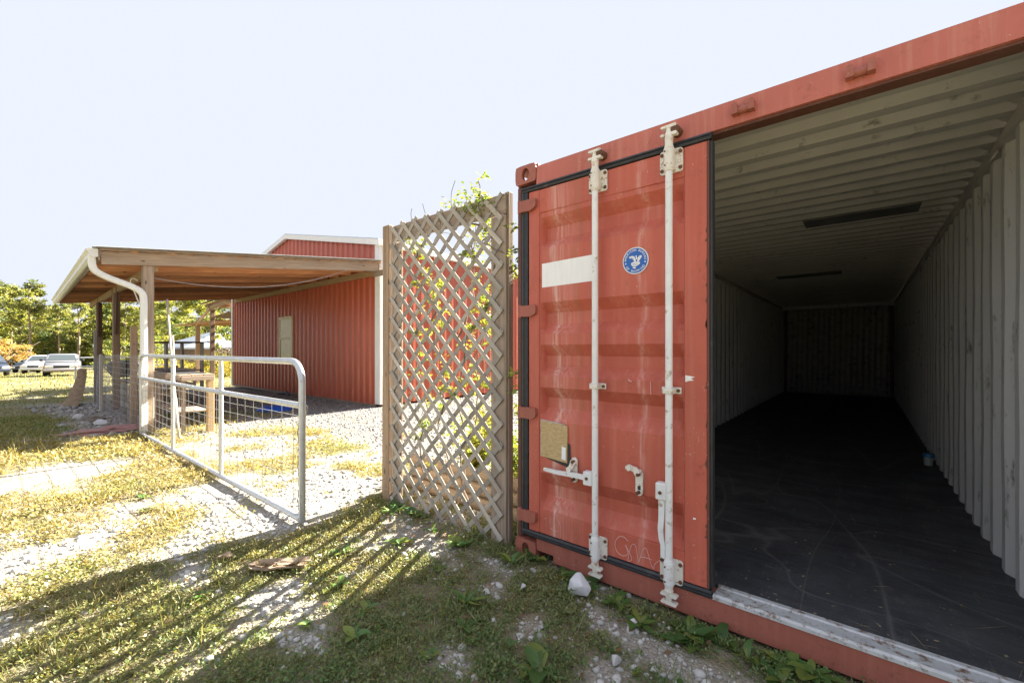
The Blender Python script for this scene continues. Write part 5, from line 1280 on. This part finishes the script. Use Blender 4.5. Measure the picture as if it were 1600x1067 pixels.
# ------------------------------------------------------------------ parked cars
MT['tyre'] = M('tyre', (.02, .02, .02), .85, var=.2); MT['chrome'] = M('chrome', (.6, .6, .6), .25, .8, var=.05, bmp=0); MT['lamp'] = M('headlamp', (.7, .7, .62), .15, 0, var=.03, bmp=0); MT['amber'] = M('amber_lamp', (.6, .25, .03), .3, bmp=0); MT['black'] = M('black_plastic', (.02, .02, .022), .5, var=.1)
def paint(name, col): 
    m, nt, p = nodes(name); p.inputs['Base Color'].default_value = (*col, 1); p.inputs['Roughness'].default_value = .35; p.inputs['Coat Weight'].default_value = .6; p.inputs['Coat Roughness'].default_value = .08; return m
def car(name, label, x, y, rot, col, kind, lower=None):
    z = ghf(x, y); t = thing(name, label, 'car', (x, y, z), 'cars parked on the lawn'); pm = paint(name + '_paint_' + kind, col); lm = pm if lower is None else paint(name + '_lower', lower)
    L, W, Hh, hood = {'suv': (4.7, 1.86, 1.75, 1.08), 'pickup': (5.4, 1.95, 1.72, 1.12), 'sedan': (4.6, 1.78, 1.42, .92)}[kind]
    m = Matrix.Translation((x, y, z)) @ Matrix.Rotation(rot, 4, 'Z')
    def fin(b, nm, mat, par=t, smooth=True):
        for i, v in enumerate(b.v): b.v[i] = tuple(m @ Vector(v))
        return b.build(nm, mat, par, smooth, 40)
    h = L / 2; w = W / 2
    def loft(st):
        bb = B(); vs = []; fs = []
        for (sx, zb, zt, ww, tum) in st:
            r_ = min(.09, (zt - zb) * .3)
            vs += [(sx, -ww + .05, zb), (sx, -ww, zb + r_), (sx, -ww + tum * .35, zt - r_), (sx, -ww + tum + .06, zt), (sx, ww - tum - .06, zt), (sx, ww - tum * .35, zt - r_), (sx, ww, zb + r_), (sx, ww - .05, zb)]
        for i in range(len(st) - 1):
            for k in range(8): fs.append((i * 8 + k, i * 8 + (k + 1) % 8, (i + 1) * 8 + (k + 1) % 8, (i + 1) * 8 + k))
        fs += [tuple(range(8))[::-1], tuple(range((len(st) - 1) * 8, len(st) * 8))]
        return bb.add(vs, fs)
    belt = hood
    fin(loft([(-h, .52, belt - .12, w - .1, .03), (-h + .12, .4, belt - .02, w - .03, .03), (-h + .9, .34, belt, w, .03), (0, .32, belt + .02, w, .03), (h - 1.5, .34, belt, w, .04), (h - .9, .36, belt - .05, w, .08), (h - .25, .38, belt - .12, w - .03, .12), (h - .06, .42, belt - .2, w - .08, .1), (h, .46, belt - .3, w - .12, .06)]), 'body', pm)
    c0, c1 = {'suv': (-h + .1, .75), 'pickup': (-.5, 1.0), 'sedan': (-h + .55, .75)}[kind]
    rk = .7 if kind != 'sedan' else .95
    if kind == 'suv': st = [(c0, belt - .03, belt + .3, w - .05, .08), (c0 + .25, belt - .03, Hh - .04, w - .05, .2), (c0 + .7, belt - .03, Hh, w - .04, .22), (c1 - .3, belt - .03, Hh - .03, w - .04, .22), (c1 + .75, belt - .05, belt + .04, w - .08, .05)]
    else: st = [(c0, belt - .03, belt + .1, w - .05, .06), (c0 + rk * .6, belt - .03, Hh - .04, w - .05, .22), (c0 + rk * .6 + .5, belt - .03, Hh, w - .04, .22), (c1 - .25, belt - .03, Hh - .03, w - .04, .22), (c1 + .7, belt - .05, belt + .03, w - .08, .05)]
    cb = fin(loft(st), 'cabin', pm)
    xa, xb = st[3][0], st[4][0]; za, zb = st[3][2], st[4][2]
    # windscreen, side and rear glass sit a little proud of the cabin
    b = B(); f0, f1 = .1, .86; n_ = Vector((za - zb, 0, xb - xa)).normalized() * .02
    def ws(f, sgn): zz = za + (zb - za) * f; return (xa + (xb - xa) * f + n_.x, sgn * (w - .2 - .1 * (1 - f) - (.04 if f < .5 else .0)), zz + n_.z)
    q = [ws(f0, -1), ws(f1, -1), ws(f1, 1), ws(f0, 1)]; q2 = [(p[0] - .01, p[1], p[2] - .012) for p in q]
    b.add(q + q2, [(0, 1, 2, 3), (0, 4, 5, 1), (1, 5, 6, 2), (2, 6, 7, 3), (3, 7, 4, 0)]); fin(b, 'windscreen', MT['glass'], t, False)
    for sgn in (-1, 1):
        xs_ = [(st[1][0] + .1, xa * .45 + st[1][0] * .55 - .04), (xa * .45 + st[1][0] * .55 + .04, xa + .12)]
        for (u0, u1) in xs_:
            b = B(); zl, zh = belt + .06, Hh - .13; yy = lambda zz: sgn * (w - .035 - .2 * .35 * (zz - belt) / (Hh - belt) + .012 - .045 * (zz > belt + .3))
            e_ = .38 if u1 > xa else 0
            q = [(u0, yy(zl), zl), (u1 + e_, yy(zl), zl), (u1, yy(zh), zh), (u0 + .04, yy(zh), zh)]
            b.add(q + [(p[0], p[1] - sgn * .02, p[2]) for p in q], [(0, 1, 2, 3), (0, 4, 5, 1), (1, 5, 6, 2), (2, 6, 7, 3), (3, 7, 4, 0)]); fin(b, 'side_window', MT['glass'], t, False)
    for sx, nm in ((h - .95, 'wheel'), (-h + .95, 'wheel')):
        for sgn in (-1, 1):
            b = B().tube([(sx, sgn * (w - .2), .34), (sx, sgn * (w - .17), .34), (sx, sgn * (w - .0), .34), (sx, sgn * (w + .015), .34)], .34, 20, taper=[.9, 1, 1, .9]); wh = fin(b, 'wheel', MT['tyre'])
            b = B().tube([(sx, sgn * (w + .0), .34), (sx, sgn * (w + .022), .34)], .2, 16); fin(b, 'rim', MT['chrome'], wh)
    hb = belt - .3
    for sgn in (-1, 1):
        fin(B().box(h - .16, h + .012, sgn * (w - .33) - .2, sgn * (w - .33) + .2, hb - .14, hb + .04, .02), 'headlight', MT['lamp'], t, False)
        fin(B().box(h - .2, h - .05, sgn * (w - .09) - .04, sgn * (w - .09) + .04, hb - .14, hb + .03, .015), 'indicator', MT['amber'], t, False)
        fin(B().box(xb - .35, xb - .18, sgn * (w + .1) - .1, sgn * (w + .1) + .1, belt + .04, belt + .22, .03), 'mirror', MT['black'], t, False)
        fin(B().box(-h - .012, -h + .14, sgn * (w - .16) - .08, sgn * (w - .16) + .08, belt - .35, belt - .12, .02), 'tail_light', M('tail_red', (.35, .02, .02), .3) if 'tail' not in MT else MT['tail'], t, False)
    fin(B().box(h - .1, h + .015, -w + .56, w - .56, hb - .14, hb + .04, .02), 'grille', MT['black'], t, False)
    fin(B().box(h - .2, h + .07, -w + .03, w - .03, .44, hb - .2, .05), 'bumper', lm if lower is not None else MT['chrome'] if kind == 'pickup' else pm, t, False)
    fin(B().box(-h - .06, -h + .2, -w + .04, w - .04, .44, .7, .05), 'bumper', lm, t, False)
x, y = at(99, 33.5); car('parked_car', 'silver pickup facing the camera beside the small white gate', x, y, R(-6), (.24, .24, .26), 'pickup', (.28, .25, .24))
x, y = at(69, 41); car('parked_car', 'white sport utility car behind the silver pickup', x, y, R(-20), (.78, .78, .77), 'suv')
x, y = at(53, 47); car('parked_car', 'dark sedan farthest back in the row of cars', x, y, R(-28), (.03, .045, .07), 'sedan')
x, y = at(-24, 34); car('parked_car', 'dark blue car cut off by the left edge', x, y, R(12), (.025, .035, .06), 'suv')
